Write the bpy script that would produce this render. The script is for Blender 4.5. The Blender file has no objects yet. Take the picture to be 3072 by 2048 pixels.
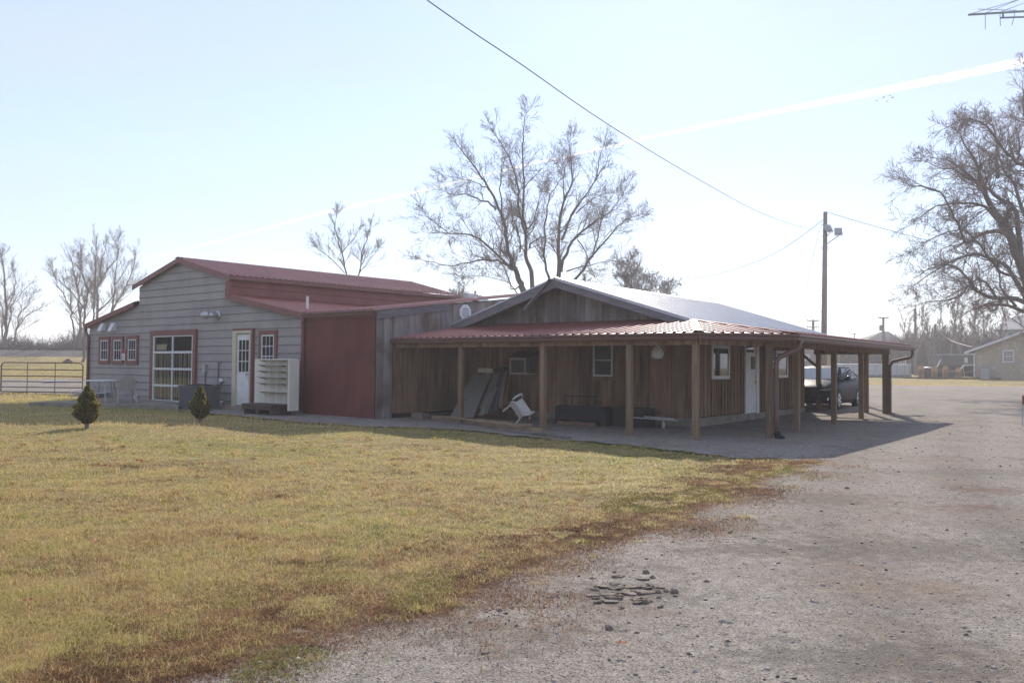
import bpy, math, random
import numpy as np
from mathutils import Vector, Matrix, noise
from mathutils.geometry import delaunay_2d_cdt, tessellate_polygon
random.seed(7)
SC = bpy.context.scene
COL = SC.collection
PI = math.pi
# ------------------------------------------------------------------ camera
FPX, CXP, CYP = 2480.0, 1536.0, 1024.0          # focal length and centre in photograph pixels
PITCH = math.atan((1099-1024)/FPX); ROLL = 0.008; EYE = 1.5
F_ = Vector((0, math.cos(PITCH), math.sin(PITCH))); U_ = Vector((0, -math.sin(PITCH), math.cos(PITCH)))
RGT = Vector((1, 0, 0))*math.cos(ROLL)+U_*math.sin(ROLL)
UPV = U_*math.cos(ROLL)-Vector((1, 0, 0))*math.sin(ROLL)
cd = bpy.data.cameras.new('camera'); cam = bpy.data.objects.new('camera', cd); COL.objects.link(cam)
cd.sensor_width = 36; cd.lens = FPX/3072*36; cd.clip_start = .1; cd.clip_end = 40000
Mc = Matrix((RGT, UPV, -F_)).transposed().to_4x4(); Mc.translation = Vector((0, 0, EYE)); cam.matrix_world = Mc
SC.camera = cam
# ------------------------------------------------------------------ sky, sun, exposure
SUN_AZ, SUN_EL = math.radians(11.5), math.radians(31)     # azimuth measured from +Y towards +X
w = bpy.data.worlds.new('World'); SC.world = w; w.use_nodes = True
nt = w.node_tree; nt.nodes.clear()
def N(t, **k):
    n = nt.nodes.new(t)
    for a, b in k.items(): setattr(n, a, b)
    return n
sky = N('ShaderNodeTexSky', sky_type='NISHITA', sun_disc=False, sun_elevation=SUN_EL, sun_rotation=SUN_AZ,
        air_density=1.25, dust_density=0.12, ozone_density=4.0)
bg = N('ShaderNodeBackground'); wo = N('ShaderNodeOutputWorld')
tc = N('ShaderNodeTexCoord'); mp = N('ShaderNodeMapping'); mp.inputs['Scale'].default_value = (1.0, 1.0, 4.5); mp.inputs['Rotation'].default_value = (0.1, 0.25, 0.3)
nz = N('ShaderNodeTexNoise'); nz.inputs['Scale'].default_value = 2.6; nz.inputs['Detail'].default_value = 7; nz.inputs['Roughness'].default_value = .55
rp = N('ShaderNodeMapRange'); rp.inputs[1].default_value = .40; rp.inputs[2].default_value = .80; rp.inputs[3].default_value = .52; rp.inputs[4].default_value = .85
mx = N('ShaderNodeMixRGB'); mx.inputs[2].default_value = (3.5, 4.0, 5.0, 1)      # thin high cloud
L = nt.links.new
L(tc.outputs['Generated'], mp.inputs[0]); L(mp.outputs[0], nz.inputs['Vector']); L(nz.outputs['Fac'], rp.inputs[0])
L(rp.outputs[0], mx.inputs[0]); L(sky.outputs[0], mx.inputs[1]); tn = N('ShaderNodeMixRGB', blend_type='MULTIPLY'); tn.inputs[0].default_value = 1; tn.inputs[2].default_value = (1.01, .972, 1.02, 1); L(mx.outputs[0], tn.inputs[1]); L(tn.outputs[0], bg.inputs[0]); L(bg.outputs[0], wo.inputs[0])
bg.inputs[1].default_value = 0.086
sl = bpy.data.lights.new('sun', 'SUN'); sl.energy = 2.9; sl.angle = math.radians(.55); sl.color = (1, .90, .77)
so = bpy.data.objects.new('sun', sl); COL.objects.link(so)
sd = Vector((math.sin(SUN_AZ)*math.cos(SUN_EL), math.cos(SUN_AZ)*math.cos(SUN_EL), math.sin(SUN_EL)))
so.rotation_euler = sd.to_track_quat('Z', 'Y').to_euler(); so.location = sd*60
vs = SC.view_settings; vs.view_transform = 'Standard'; vs.look = 'None'; vs.exposure = 1.25; vs.gamma = 1
SC.cycles.max_bounces = 8; SC.cycles.transparent_max_bounces = 16
# ------------------------------------------------------------------ terrain and pixel helpers
def lerp_tab(t, x):
    for (a, b), (c, d) in zip(t, t[1:]):
        if x <= c: return b+(d-b)*max(0, (x-a))/(c-a)
    return t[-1][1]
LT = [(0, 0), (14, .0), (21, .07), (36, .12), (45, .26), (88, 2.2), (130, 2.2), (6000, 2.2)]
RT = [(0, 0), (19, .0), (24, .05), (30, .15), (58, .35), (75, .65), (150, 1.25), (300, 1.4), (6000, 1.4)]
def sstep(a, b, x):
    t = min(1, max(0, (x-a)/(b-a))); return t*t*(3-2*t)
def gz(x, y):
    d = max(y, 0.5)
    s = sstep(-.30, .05, x/d) if d > 1 else .5
    z = lerp_tab(LT, d)*(1-s)+lerp_tab(RT, d)*s
    return z
def ray(px, py): return F_+RGT*((px-CXP)/FPX)+UPV*((CYP-py)/FPX)
def at(px, py, D): r = ray(px, py); t = D/r.y; return Vector((r.x*t, D, EYE+r.z*t))
def gnd(px, py):
    r = ray(px, py); lo, hi = 1.0, 400.0
    for _ in range(50):
        m = (lo+hi)/2; t = m/r.y
        if EYE+r.z*t > gz(r.x*t, m): lo = m
        else: hi = m
    t = lo/r.y; return Vector((r.x*t, lo, gz(r.x*t, lo)))
# the buildings share one axis pair: u along their fronts, v towards the back
AN = math.radians(38)
UX = Vector((math.cos(AN), -math.sin(AN), 0)); VX = Vector((math.sin(AN), math.cos(AN), 0)); ZX = Vector((0, 0, 1))
OR = Vector((-3.62, 22.0, 0))+VX*3.7
def W(u, v, z): return OR+UX*u+VX*v+ZX*z
def uvz(p): q = p-OR; return (q.dot(UX), q.dot(VX), p.z)
def onv(px, py, v):
    r = ray(px, py); t = (v+OR.dot(VX))/r.dot(VX); return uvz(r*t+Vector((0, 0, EYE)))
def onu(px, py, u):
    r = ray(px, py); t = (u+OR.dot(UX))/r.dot(UX); return uvz(r*t+Vector((0, 0, EYE)))
# ------------------------------------------------------------------ materials
MATS = {}
def mat(name, c1, c2=None, scale=3, stretch=(1, 1, 1), rough=.75, bump=0, bscale=40, metal=0, tone=0, spec=.3, lo=.35, hi=.65, trans=0, rough2=None, c3=None, s3=.6):
    if name in MATS: return MATS[name]
    m = bpy.data.materials.new(name); m.use_nodes = True; t = m.node_tree; b = t.nodes['Principled BSDF']
    Lk = t.links.new
    def nn(k): return t.nodes.new(k)
    b.inputs['Roughness'].default_value = rough; b.inputs['Metallic'].default_value = metal
    b.inputs['Specular IOR Level'].default_value = spec
    tcn = nn('ShaderNodeTexCoord'); mpn = nn('ShaderNodeMapping'); mpn.inputs['Scale'].default_value = stretch
    Lk(tcn.outputs['Object'], mpn.inputs[0])
    col = None
    if c2 is not None:
        a = nn('ShaderNodeTexNoise'); a.inputs['Scale'].default_value = scale; a.inputs['Detail'].default_value = 8; a.inputs['Roughness'].default_value = .62
        Lk(mpn.outputs[0], a.inputs['Vector'])
        r = nn('ShaderNodeMapRange'); r.inputs[1].default_value = lo; r.inputs[2].default_value = hi; Lk(a.outputs['Fac'], r.inputs[0])
        x = nn('ShaderNodeMixRGB'); x.inputs[1].default_value = (*c1, 1); x.inputs[2].default_value = (*c2, 1); Lk(r.outputs[0], x.inputs[0]); col = x.outputs[0]
        if c3 is not None:
            a3 = nn('ShaderNodeTexNoise'); a3.inputs['Scale'].default_value = s3; a3.inputs['Detail'].default_value = 6; Lk(tcn.outputs['Object'], a3.inputs['Vector'])
            r3 = nn('ShaderNodeMapRange'); r3.inputs[1].default_value = .48; r3.inputs[2].default_value = .68; Lk(a3.outputs['Fac'], r3.inputs[0])
            x3 = nn('ShaderNodeMixRGB'); x3.inputs[2].default_value = (*c3, 1); Lk(r3.outputs[0], x3.inputs[0]); Lk(col, x3.inputs[1]); col = x3.outputs[0]
    else:
        rgb = nn('ShaderNodeRGB'); rgb.outputs[0].default_value = (*c1, 1); col = rgb.outputs[0]
    if tone:
        at_ = nn('ShaderNodeAttribute'); at_.attribute_name = 'tone'
        mr = nn('ShaderNodeMapRange'); mr.inputs[3].default_value = 1-tone; mr.inputs[4].default_value = 1+tone; Lk(at_.outputs['Fac'], mr.inputs[0])
        mm = nn('ShaderNodeVectorMath'); mm.operation = 'SCALE'; Lk(col, mm.inputs[0]); Lk(mr.outputs[0], mm.inputs['Scale']); col = mm.outputs[0]
    Lk(col, b.inputs['Base Color'])
    if bump:
        n2 = nn('ShaderNodeTexNoise'); n2.inputs['Scale'].default_value = bscale; n2.inputs['Detail'].default_value = 5; Lk(mpn.outputs[0], n2.inputs['Vector'])
        bp = nn('ShaderNodeBump'); bp.inputs['Strength'].default_value = bump; bp.inputs['Distance'].default_value = .02; Lk(n2.outputs['Fac'], bp.inputs['Height']); Lk(bp.outputs[0], b.inputs['Normal'])
    if trans:
        tr = nn('ShaderNodeBsdfTranslucent'); ms = nn('ShaderNodeMixShader'); ms.inputs[0].default_value = trans; Lk(col, tr.inputs[0])
        Lk(b.outputs[0], ms.inputs[1]); Lk(tr.outputs[0], ms.inputs[2]); Lk(ms.outputs[0], t.nodes['Material Output'].inputs[0])
    MATS[name] = m; return m
M_haze = bpy.data.materials.new('haze air'); M_haze.use_nodes = True; _t = M_haze.node_tree; _t.nodes.clear()
_o = _t.nodes.new('ShaderNodeOutputMaterial'); _v = _t.nodes.new('ShaderNodeVolumePrincipled'); _v.inputs['Density'].default_value = .00125; _v.inputs['Color'].default_value = (.93, .95, 1, 1); _v.inputs['Anisotropy'].default_value = .35; _t.links.new(_v.outputs[0], _o.inputs['Volume'])
# ------------------------------------------------------------------ mesh builder
class MB:
    def __init__(s): s.v = []; s.f = []; s.t = []
    def poly(s, pts, tone=.5):
        i = len(s.v); s.v += [tuple(p) for p in pts]; s.f.append(tuple(range(i, i+len(pts)))); s.t.append(tone)
    def hexa(s, p, tone=.5):      # p: 8 points, bottom 4 then top 4 (same winding)
        i = len(s.v); s.v += [tuple(q) for q in p]
        for a in ((0, 3, 2, 1), (4, 5, 6, 7), (0, 1, 5, 4), (1, 2, 6, 5), (2, 3, 7, 6), (3, 0, 4, 7)):
            s.f.append(tuple(i+k for k in a)); s.t.append(tone)
    def box(s, a, b, tone=.5, M=None):
        x0, y0, z0 = a; x1, y1, z1 = b
        p = [(x0, y0, z0), (x1, y0, z0), (x1, y1, z0), (x0, y1, z0), (x0, y0, z1), (x1, y0, z1), (x1, y1, z1), (x0, y1, z1)]
        s.hexa([(M @ Vector(q)) if M else q for q in p], tone)
    def ub(s, u0, u1, v0, v1, z0, z1, tone=.5):     # box in the buildings' axes
        s.hexa([W(*q) for q in ((u0, v0, z0), (u1, v0, z0), (u1, v1, z0), (u0, v1, z0), (u0, v0, z1), (u1, v0, z1), (u1, v1, z1), (u0, v1, z1))], tone)
    def prism(s, pts, d, tone=.5):      # polygon pts extruded along vector d
        n = len(pts); a = [Vector(p) for p in pts]; b = [p+Vector(d) for p in a]; i = len(s.v)
        s.v += [tuple(p) for p in a+b]
        s.f.append(tuple(i+k for k in range(n))[::-1]); s.f.append(tuple(i+n+k for k in range(n))); s.t += [tone, tone]
        for k in range(n):
            s.f.append((i+k, i+(k+1) % n, i+n+(k+1) % n, i+n+k)); s.t.append(tone)
    def bar(s, p, q, w, h, up=(0, 0, 1), tone=.5):     # rectangular bar from p to q
        p = Vector(p); q = Vector(q); d = (q-p).normalized(); up = Vector(up)
        if abs(d.dot(up)) > .97: up = Vector((1, 0, 0))
        a = d.cross(up).normalized()*w/2; b = a.cross(d).normalized()*h/2
        s.hexa([p-a-b, p+a-b, p+a+b, p-a+b, q-a-b, q+a-b, q+a+b, q-a+b], tone)
    def tube(s, pts, r, n=6, cap=True, tone=.5):
        pts = [Vector(p) for p in pts]; m = len(pts)
        if not hasattr(r, '__len__'): r = [r]*m
        i = len(s.v); a = None
        for k in range(m):
            d = (pts[min(k+1, m-1)]-pts[max(k-1, 0)])
            if d.length < 1e-9: d = Vector((0, 0, 1))
            d.normalize()
            if a is None: a = d.orthogonal().normalized()
            else:
                a = a-d*a.dot(d)
                a = a.normalized() if a.length > 1e-6 else d.orthogonal().normalized()
            b = d.cross(a)
            for j in range(n):
                th = 2*PI*j/n; q = pts[k]+a*(math.cos(th)*r[k])+b*(math.sin(th)*r[k]); s.v.append((q.x, q.y, q.z))
        for k in range(m-1):
            for j in range(n):
                j2 = (j+1) % n; s.f.append((i+k*n+j, i+k*n+j2, i+(k+1)*n+j2, i+(k+1)*n+j)); s.t.append(tone)
        if cap:
            s.f.append(tuple(i+j for j in range(n))[::-1]); s.f.append(tuple(i+(m-1)*n+j for j in range(n))); s.t += [tone, tone]
    def cyl(s, p, q, r0, r1=None, n=12, tone=.5): s.tube([p, q], [r0, r0 if r1 is None else r1], n, True, tone)
    def lathe(s, c, prof, n=16, M=None, tone=.5):      # prof: (radius, z)
        i = len(s.v)
        for r, z in prof:
            for j in range(n):
                q = Vector((r*math.cos(2*PI*j/n), r*math.sin(2*PI*j/n), z)); q = (M @ q) if M else q; s.v.append(tuple(q+Vector(c)))
        for k in range(len(prof)-1):
            for j in range(n):
                j2 = (j+1) % n; s.f.append((i+k*n+j, i+k*n+j2, i+(k+1)*n+j2, i+(k+1)*n+j)); s.t.append(tone)
        s.f.append(tuple(i+j for j in range(n))[::-1]); s.f.append(tuple(i+(len(prof)-1)*n+j for j in range(n))); s.t += [tone, tone]
    def build(s, name, m, parent=None, smooth=False, label=None, sharp=None):
        me = bpy.data.meshes.new(name)
        P = parent['_m'] if parent is not None and False else None
        off = Vector(ORIG[parent.name]) if parent is not None else Vector((0, 0, 0))
        rot = RZ[parent.name] if parent is not None else 0.0
        V = np.array(s.v, dtype=np.float64).reshape(-1, 3)
        if parent is None:
            c = V.mean(0); c[2] = V[:, 2].min(); off = Vector(c)
        V = V-np.array(off)
        if rot:
            c_, s_ = math.cos(-rot), math.sin(-rot); x = V[:, 0]*c_-V[:, 1]*s_; y = V[:, 0]*s_+V[:, 1]*c_; V[:, 0] = x; V[:, 1] = y
        me.from_pydata(V.tolist(), [], s.f); me.update()
        a = me.attributes.new('tone', 'FLOAT', 'FACE'); a.data.foreach_set('value', np.array(s.t, dtype=np.float32))
        if smooth: me.polygons.foreach_set('use_smooth', [True]*len(me.polygons))
        me.materials.append(m); o = bpy.data.objects.new(name, me); COL.objects.link(o)
        if parent is not None:
            o.parent = parent
            ORIG[o.name] = off; RZ[o.name] = rot      # children of this part are authored in the same frame
        else:
            o.location = off; ORIG[o.name] = off; RZ[o.name] = 0.0
        if label: o['label'] = label
        return o
ORIG = {}; RZ = {}
def tag(o, label=None, cat=None, group=None, kind=None):
    if label: o['label'] = label
    if cat: o['category'] = cat
    if group: o['group'] = group
    if kind: o['kind'] = kind
    return o
def thing(name, loc, label, cat, group=None, rz=0):
    o = bpy.data.objects.new(name, None); COL.objects.link(o); o.location = loc; o.rotation_euler = (0, 0, rz); o.empty_display_size = .2
    ORIG[o.name] = Vector(loc); RZ[o.name] = rz
    return tag(o, label, cat, group)
def copy_tree(o, loc, rz=None, scale=None, parent=None):
    c = o.copy(); COL.objects.link(c)
    if parent is None:
        c.location = loc
        if rz is not None: c.rotation_euler = (0, 0, rz)
        if scale: c.scale = (scale,)*3
    else: c.parent = parent
    for ch in list(o.children): copy_tree(ch, None, parent=c)
    return c
# ------------------------------------------------------------------ ground sheets
def hsh(i, j, s): 
    h = (i*374761393+j*668265263+s*1442695041) & 0xffffffff
    h = ((h ^ (h >> 13))*1274126177) & 0xffffffff
    return ((h ^ (h >> 16)) & 0xffff)/65535.0
def vn(x, y, f, s=0):
    x = np.asarray(x, dtype=np.float64)*f+1000; y = np.asarray(y, dtype=np.float64)*f+1000
    i = np.floor(x).astype(np.int64); j = np.floor(y).astype(np.int64); a = x-i; b = y-j; a = a*a*(3-2*a); b = b*b*(3-2*b)
    return (hsh(i, j, s)*(1-a)+hsh(i+1, j, s)*a)*(1-b)+(hsh(i, j+1, s)*(1-a)+hsh(i+1, j+1, s)*a)*b
def inpoly(X, Y, P):
    X = np.asarray(X); Y = np.asarray(Y); r = np.zeros(X.shape, bool)
    for (x0, y0), (x1, y1) in zip(P, P[1:]+P[:1]):
        if y0 == y1: continue
        c = ((y0 > Y) != (y1 > Y)) & (X < (x1-x0)*(Y-y0)/(y1-y0)+x0); r ^= c
    return r
def segdist(X, Y, P):
    d = np.full(np.shape(X), 1e9)
    for (x0, y0), (x1, y1) in zip(P, P[1:]):
        dx, dy = x1-x0, y1-y0; l = dx*dx+dy*dy+1e-12; t = np.clip(((X-x0)*dx+(Y-y0)*dy)/l, 0, 1)
        d = np.minimum(d, np.hypot(X-x0-t*dx, Y-y0-t*dy))
    return d
def G2(px, py): p = gnd(px, py); return (p.x, p.y)
def W2(u, v): p = W(u, v, 0); return (p.x, p.y)
# edge of the lawn where it meets the drive, then where it meets the gravel strip along the buildings
def bumpz(x, y):
    x = np.asarray(x, dtype=float); y = np.asarray(y, dtype=float); d = np.minimum(segdist(x, y, EDGE1), segdist(x, y, EDGE2)); return ((vn(x, y, .9, 1)-.5)*.055+(vn(x, y, 2.6, 2)-.5)*.04)*np.clip(d/.8, 0, 1)
EDGE1 = [(-3.0, -6), (-2.6, .5)]+[G2(*q) for q in ((467, 2046), (572, 2012), (668, 1980), (740, 1953), (835, 1930), (910, 1900), (1000, 1893), (1110, 1862), (1176, 1848),
    (1250, 1838), (1334, 1812), (1420, 1778), (1477, 1750), (1560, 1722), (1640, 1690), (1692, 1655), (1790, 1640), (1882, 1610), (1954, 1586), (2040, 1550), (2108, 1519), (2216, 1476), (2281, 1438), (2360, 1408), (2449, 1386))]
EDGE2 = [G2(*q) for q in ((2400, 1383), (2300, 1377), (2205, 1373), (2100, 1362), (2000, 1350), (1850, 1334), (1700, 1322), (1550, 1308), (1400, 1292), (1240, 1284), (1100, 1280), (925, 1270), (800, 1257), (640, 1243), (560, 1234), (480, 1228), (400, 1224), (330, 1222))]
def rough_line(P, step, amp):
    out = []
    for k, ((x0, y0), (x1, y1)) in enumerate(zip(P, P[1:])):
        l = math.hypot(x1-x0, y1-y0); n = max(1, int(l/step))
        if y0 < 1: n = 1
        for i in range(n):
            t = i/n; x = x0+(x1-x0)*t; y = y0+(y1-y0)*t; nx, ny = -(y1-y0)/l, (x1-x0)/l
            a = (float(vn(x, y, 3.1, 5))-.5)*amp*2+(float(vn(x, y, 9.3, 6))-.5)*amp*1.2
            if y0 < 1: a = 0
            a += (float(vn(x, y, 22, 7))-.5)*amp*.7*(y > 1); out.append((x+nx*a, y+ny*a))
    return out+[P[-1]]
E1 = rough_line(EDGE1, .045, .15); E2 = rough_line(EDGE2, .15, .12)
BACKR = [W2(-13, -4.6), W2(-9, -2.6), W2(-2, -2.6), W2(-.6, 1.0), W2(-.6, 12), (9.0, 58.5)]
FARE = [(9.0+i*2.2, 58.0+.9*(float(vn(i, 0, .4, 3))-.5)) for i in range(1, 34)]
DRIVE = E1+E2+BACKR+FARE+[(84, 40), (30, 8), (16, -6)]
LOT = [G2(*q) for q in ((-300, 1178), (0, 1181), (60, 1178), (140, 1183), (240, 1187), (330, 1187))]
LOT = rough_line(LOT, .3, .25)+[W2(-16.3, 4), W2(-14, 16), (-14, 49)]+rough_line([(-14, 49), (-24, 50.5), (-34, 49), (-52, 50)], .6, .5)
def sheet(name, poly, dz, mtl, dens):
    P = [Vector(p) for p in poly]; n = len(P); xs = [p.x for p in P]; ys = [p.y for p in P]
    pts = list(P); y = min(ys)+.01
    gx = []
    while y < max(ys):
        st = dens*max(1, y/7.0) if y > 0 else 1.5
        x = min(xs)+.01
        while x < max(xs): gx.append((x+random.uniform(-.2, .2)*st, y+random.uniform(-.2, .2)*st)); x += st
        y += st
    gx = np.array(gx); ok = inpoly(gx[:, 0], gx[:, 1], poly); gx = gx[ok]
    pts += [Vector(p) for p in gx]
    r = delaunay_2d_cdt(pts, [(i, (i+1) % n) for i in range(n)], [], 1, 1e-5)
    b = MB(); b.v = [(p.x, p.y, gz(p.x, p.y)+dz+.0008*max(0, p.y)) for p in r[0]]; b.f = [tuple(f) for f in r[2]]; b.t = [.5]*len(b.f)
    # vertices must keep their world place
    o = b.build(name, mtl); 
    for p in o.data.polygons: p.use_smooth = True
    vv = np.array(b.v); e_ = o.data.attributes.new('edge', 'FLOAT', 'POINT'); e_.data.foreach_set('value', np.exp(-segdist(vv[:, 0], vv[:, 1], E1)/.13).astype(np.float32))
    tk = np.zeros(len(vv))
    if name == 'gravel_driveway':
        for off_ in (-.85, .85, 3.0, 4.6): tk = np.maximum(tk, np.exp(-(segdist(vv[:, 0], vv[:, 1], [(2.2+off_, -6), (2.6+off_, 2), (3.8+off_, 8), (7.0+off_, 15), (12.5+off_, 24), (19+off_, 36), (27+off_, 58)])/.33)**2))
        tk = tk*.75+.55*np.clip((vv[:, 0]-1.6-.25*vv[:, 1])/3.0, 0, 1)*np.clip((15-vv[:, 1])/8, 0, 1)
    e_ = o.data.attributes.new('track', 'FLOAT', 'POINT'); e_.data.foreach_set('value', np.clip(tk, 0, 1).astype(np.float32))
    return o
def ground_nodes(name, build):
    m = bpy.data.materials.new(name); m.use_nodes = True; t = m.node_tree; b = t.nodes['Principled BSDF']
    build(t, b); MATS[name] = m; return m
def nz_(t, vec, sc, det=8, ro=.6, lo=.35, hi=.65):
    a = t.nodes.new('ShaderNodeTexNoise'); a.inputs['Scale'].default_value = sc; a.inputs['Detail'].default_value = det; a.inputs['Roughness'].default_value = ro
    t.links.new(vec, a.inputs['Vector']); r = t.nodes.new('ShaderNodeMapRange'); r.inputs[1].default_value = lo; r.inputs[2].default_value = hi
    t.links.new(a.outputs['Fac'], r.inputs[0]); return r.outputs[0], a.outputs['Fac']
def mix_(t, f, a, b):
    x = t.nodes.new('ShaderNodeMixRGB')
    if hasattr(f, 'links') or not isinstance(f, float): t.links.new(f, x.inputs[0])
    else: x.inputs[0].default_value = f
    for k, c in ((1, a), (2, b)):
        if isinstance(c, tuple): x.inputs[k].default_value = (*c, 1)
        else: t.links.new(c, x.inputs[k])
    return x.outputs[0]
def geo_(t): return t.nodes.new('ShaderNodeNewGeometry').outputs['Position']
def g_gravel(t, b):
    pos = geo_(t)
    big, _ = nz_(t, pos, .35, 6, .6, .38, .66); mid, _ = nz_(t, pos, 2.2, 8, .65, .35, .68); fine, ff = nz_(t, pos, 42, 4, .7, .3, .7)
    vo = t.nodes.new('ShaderNodeTexVoronoi'); vo.inputs['Scale'].default_value = 105; t.links.new(pos, vo.inputs['Vector'])
    vc = t.nodes.new('ShaderNodeSeparateColor'); t.links.new(vo.outputs['Color'], vc.inputs[0])
    c = mix_(t, mid, (.192, .180, .156), (.315, .298, .266)); c = mix_(t, big, c, (.235, .205, .172))
    c2 = mix_(t, vc.outputs[0], (.07, .058, .048), (.40, .35, .31)); c = mix_(t, .55, c, c2)
    dk, _ = nz_(t, pos, .9, 9, .75, .56, .72); c = mix_(t, dk, c, (.085, .068, .056))
    ea = t.nodes.new('ShaderNodeAttribute'); ea.attribute_name = 'edge'; en, _ = nz_(t, pos, 5.5, 8, .75, .2, .8); em = t.nodes.new('ShaderNodeMath'); em.operation = 'MULTIPLY_ADD'; t.links.new(ea.outputs['Fac'], em.inputs[0]); em.inputs[1].default_value = .8; t.links.new(en, em.inputs[2])
    er = t.nodes.new('ShaderNodeMapRange'); er.inputs[1].default_value = 1.02; er.inputs[2].default_value = 1.3; t.links.new(em.outputs[0], er.inputs[0]); es = mix_(t, fine, (.035, .022, .015), (.13, .08, .05)); c = mix_(t, er.outputs[0], c, es)
    ta = t.nodes.new('ShaderNodeAttribute'); ta.attribute_name = 'track'; tn_, _ = nz_(t, pos, 1.1, 8, .7, .3, .75); tm = t.nodes.new('ShaderNodeMath'); tm.operation = 'MULTIPLY'; t.links.new(ta.outputs['Fac'], tm.inputs[0]); t.links.new(tn_, tm.inputs[1])
    c = mix_(t, tm.outputs[0], c, (.055, .05, .048)); du, _ = nz_(t, pos, .55, 9, .72, .50, .62); c = mix_(t, du, c, mix_(t, fine, (.12, .092, .07), (.27, .225, .185))); st, _ = nz_(t, pos, 6.5, 6, .8, .60, .70); c = mix_(t, st, c, (.09, .075, .062))
    mo, mr_ = nz_(t, pos, 9.0, 10, .82, .25, .75); mm_ = t.nodes.new('ShaderNodeMapRange'); mm_.inputs[3].default_value = .55; mm_.inputs[4].default_value = 1.45; t.links.new(mo, mm_.inputs[0]); vs_ = t.nodes.new('ShaderNodeVectorMath'); vs_.operation = 'SCALE'; t.links.new(c, vs_.inputs[0]); t.links.new(mm_.outputs[0], vs_.inputs['Scale']); c = vs_.outputs[0]
    # old rusty stain patches
    def spot(x, y, rx, ry):
        mp = t.nodes.new('ShaderNodeVectorMath'); mp.operation = 'SUBTRACT'; t.links.new(pos, mp.inputs[0]); mp.inputs[1].default_value = (x, y, 0)
        m2 = t.nodes.new('ShaderNodeVectorMath'); m2.operation = 'MULTIPLY'; t.links.new(mp.outputs[0], m2.inputs[0]); m2.inputs[1].default_value = (1/rx, 1/ry, 0)
        l = t.nodes.new('ShaderNodeVectorMath'); l.operation = 'LENGTH'; t.links.new(m2.outputs[0], l.inputs[0])
        n, raw = nz_(t, pos, 4.5, 6, .7, .3, .7)
        ad = t.nodes.new('ShaderNodeMath'); ad.operation = 'ADD'; t.links.new(l.outputs['Value'], ad.inputs[0]); t.links.new(n, ad.inputs[1])
        mr = t.nodes.new('ShaderNodeMapRange'); mr.inputs[1].default_value = 1.35; mr.inputs[2].default_value = .75; t.links.new(ad.outputs[0], mr.inputs[0]); return mr.outputs[0]
    for px, py, rx, ry, cc in ((2990, 1475, .6, .6, (.12, .06, .04)), (2880, 1468, .4, .35, (.12, .065, .045)), (2930, 1525, .6, .35, (.12, .06, .04)), (2150, 1580, 1.3, .7, (.10, .078, .058)), (2450, 1500, 1.6, .8, (.105, .085, .066)), (2250, 1650, 1.0, .4, (.085, .066, .05)),
            (1890, 1785, .75, .42, (.07, .058, .048)), (2700, 1650, 1.8, .8, (.10, .088, .076)), (2900, 1420, 2.5, .7, (.11, .092, .075)), (1500, 1900, .9, .5, (.12, .098, .076)), (2620, 1980, 1.1, .5, (.09, .08, .072)), (2350, 1420, 1.4, .6, (.12, .092, .066))):
        p = gnd(px, py); sm = t.nodes.new('ShaderNodeMath'); sm.operation = 'MULTIPLY'; t.links.new(spot(p.x, p.y, rx, ry), sm.inputs[0]); sm.inputs[1].default_value = .5; c = mix_(t, sm.outputs[0], c, cc)
    t.links.new(c, b.inputs['Base Color']); b.inputs['Roughness'].default_value = .9; b.inputs['Specular IOR Level'].default_value = .06
    bp = t.nodes.new('ShaderNodeBump'); bp.inputs['Strength'].default_value = .7; bp.inputs['Distance'].default_value = .007
    t.links.new(vo.outputs['Distance'], bp.inputs['Height']); b2 = t.nodes.new('ShaderNodeBump'); b2.inputs['Strength'].default_value = .6; b2.inputs['Distance'].default_value = .012
    t.links.new(ff, b2.inputs['Height']); t.links.new(bp.outputs[0], b2.inputs['Normal']); t.links.new(b2.outputs[0], b.inputs['Normal'])
def g_ground(t, b):
    pos = geo_(t)
    a, _ = nz_(t, pos, .23, 7, .6, .38, .64); m, _ = nz_(t, pos, 1.7, 8, .65, .38, .62); f, ff = nz_(t, pos, 22, 5, .7, .3, .7)
    c = mix_(t, m, (.20, .155, .062), (.30, .235, .115)); c = mix_(t, a, c, (.235, .205, .075)); c2 = mix_(t, f, (.09, .065, .03), (.36, .29, .15)); c = mix_(t, .4, c, c2)
    sp, _ = nz_(t, pos, .6, 9, .7, .6, .7); c = mix_(t, sp, c, (.15, .10, .06))
    ea = t.nodes.new('ShaderNodeAttribute'); ea.attribute_name = 'edge'; en, _ = nz_(t, pos, 3.5, 7, .7, .2, .8); em = t.nodes.new('ShaderNodeMath'); em.operation = 'MULTIPLY_ADD'; t.links.new(ea.outputs['Fac'], em.inputs[0]); em.inputs[1].default_value = 1.7; t.links.new(en, em.inputs[2])
    er = t.nodes.new('ShaderNodeMapRange'); er.inputs[1].default_value = .95; er.inputs[2].default_value = 1.35; t.links.new(em.outputs[0], er.inputs[0]); es = mix_(t, f, (.05, .03, .02), (.16, .095, .06)); c = mix_(t, er.outputs[0], c, es)
    t.links.new(c, b.inputs['Base Color']); b.inputs['Roughness'].default_value = .95; b.inputs['Specular IOR Level'].default_value = .1
    bp = t.nodes.new('ShaderNodeBump'); bp.inputs['Strength'].default_value = .9; bp.inputs['Distance'].default_value = .05; t.links.new(ff, bp.inputs['Height']); t.links.new(bp.outputs[0], b.inputs['Normal'])
M_grav = ground_nodes('gravel', g_gravel); M_grd = ground_nodes('turf soil', g_ground)
ys = list(np.arange(-14, 2, 1.0))+list(np.arange(2, 26, .3)); y = 26.0
while y < 1800: ys.append(y); y *= 1.035 if y < 150 else 1.25
ts = np.linspace(-1.7, 1.7, 170)
X = np.array([[t*max(9, yy+7) for t in ts] for yy in ys]); Y = np.array([[yy]*len(ts) for yy in ys], dtype=float)
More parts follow.
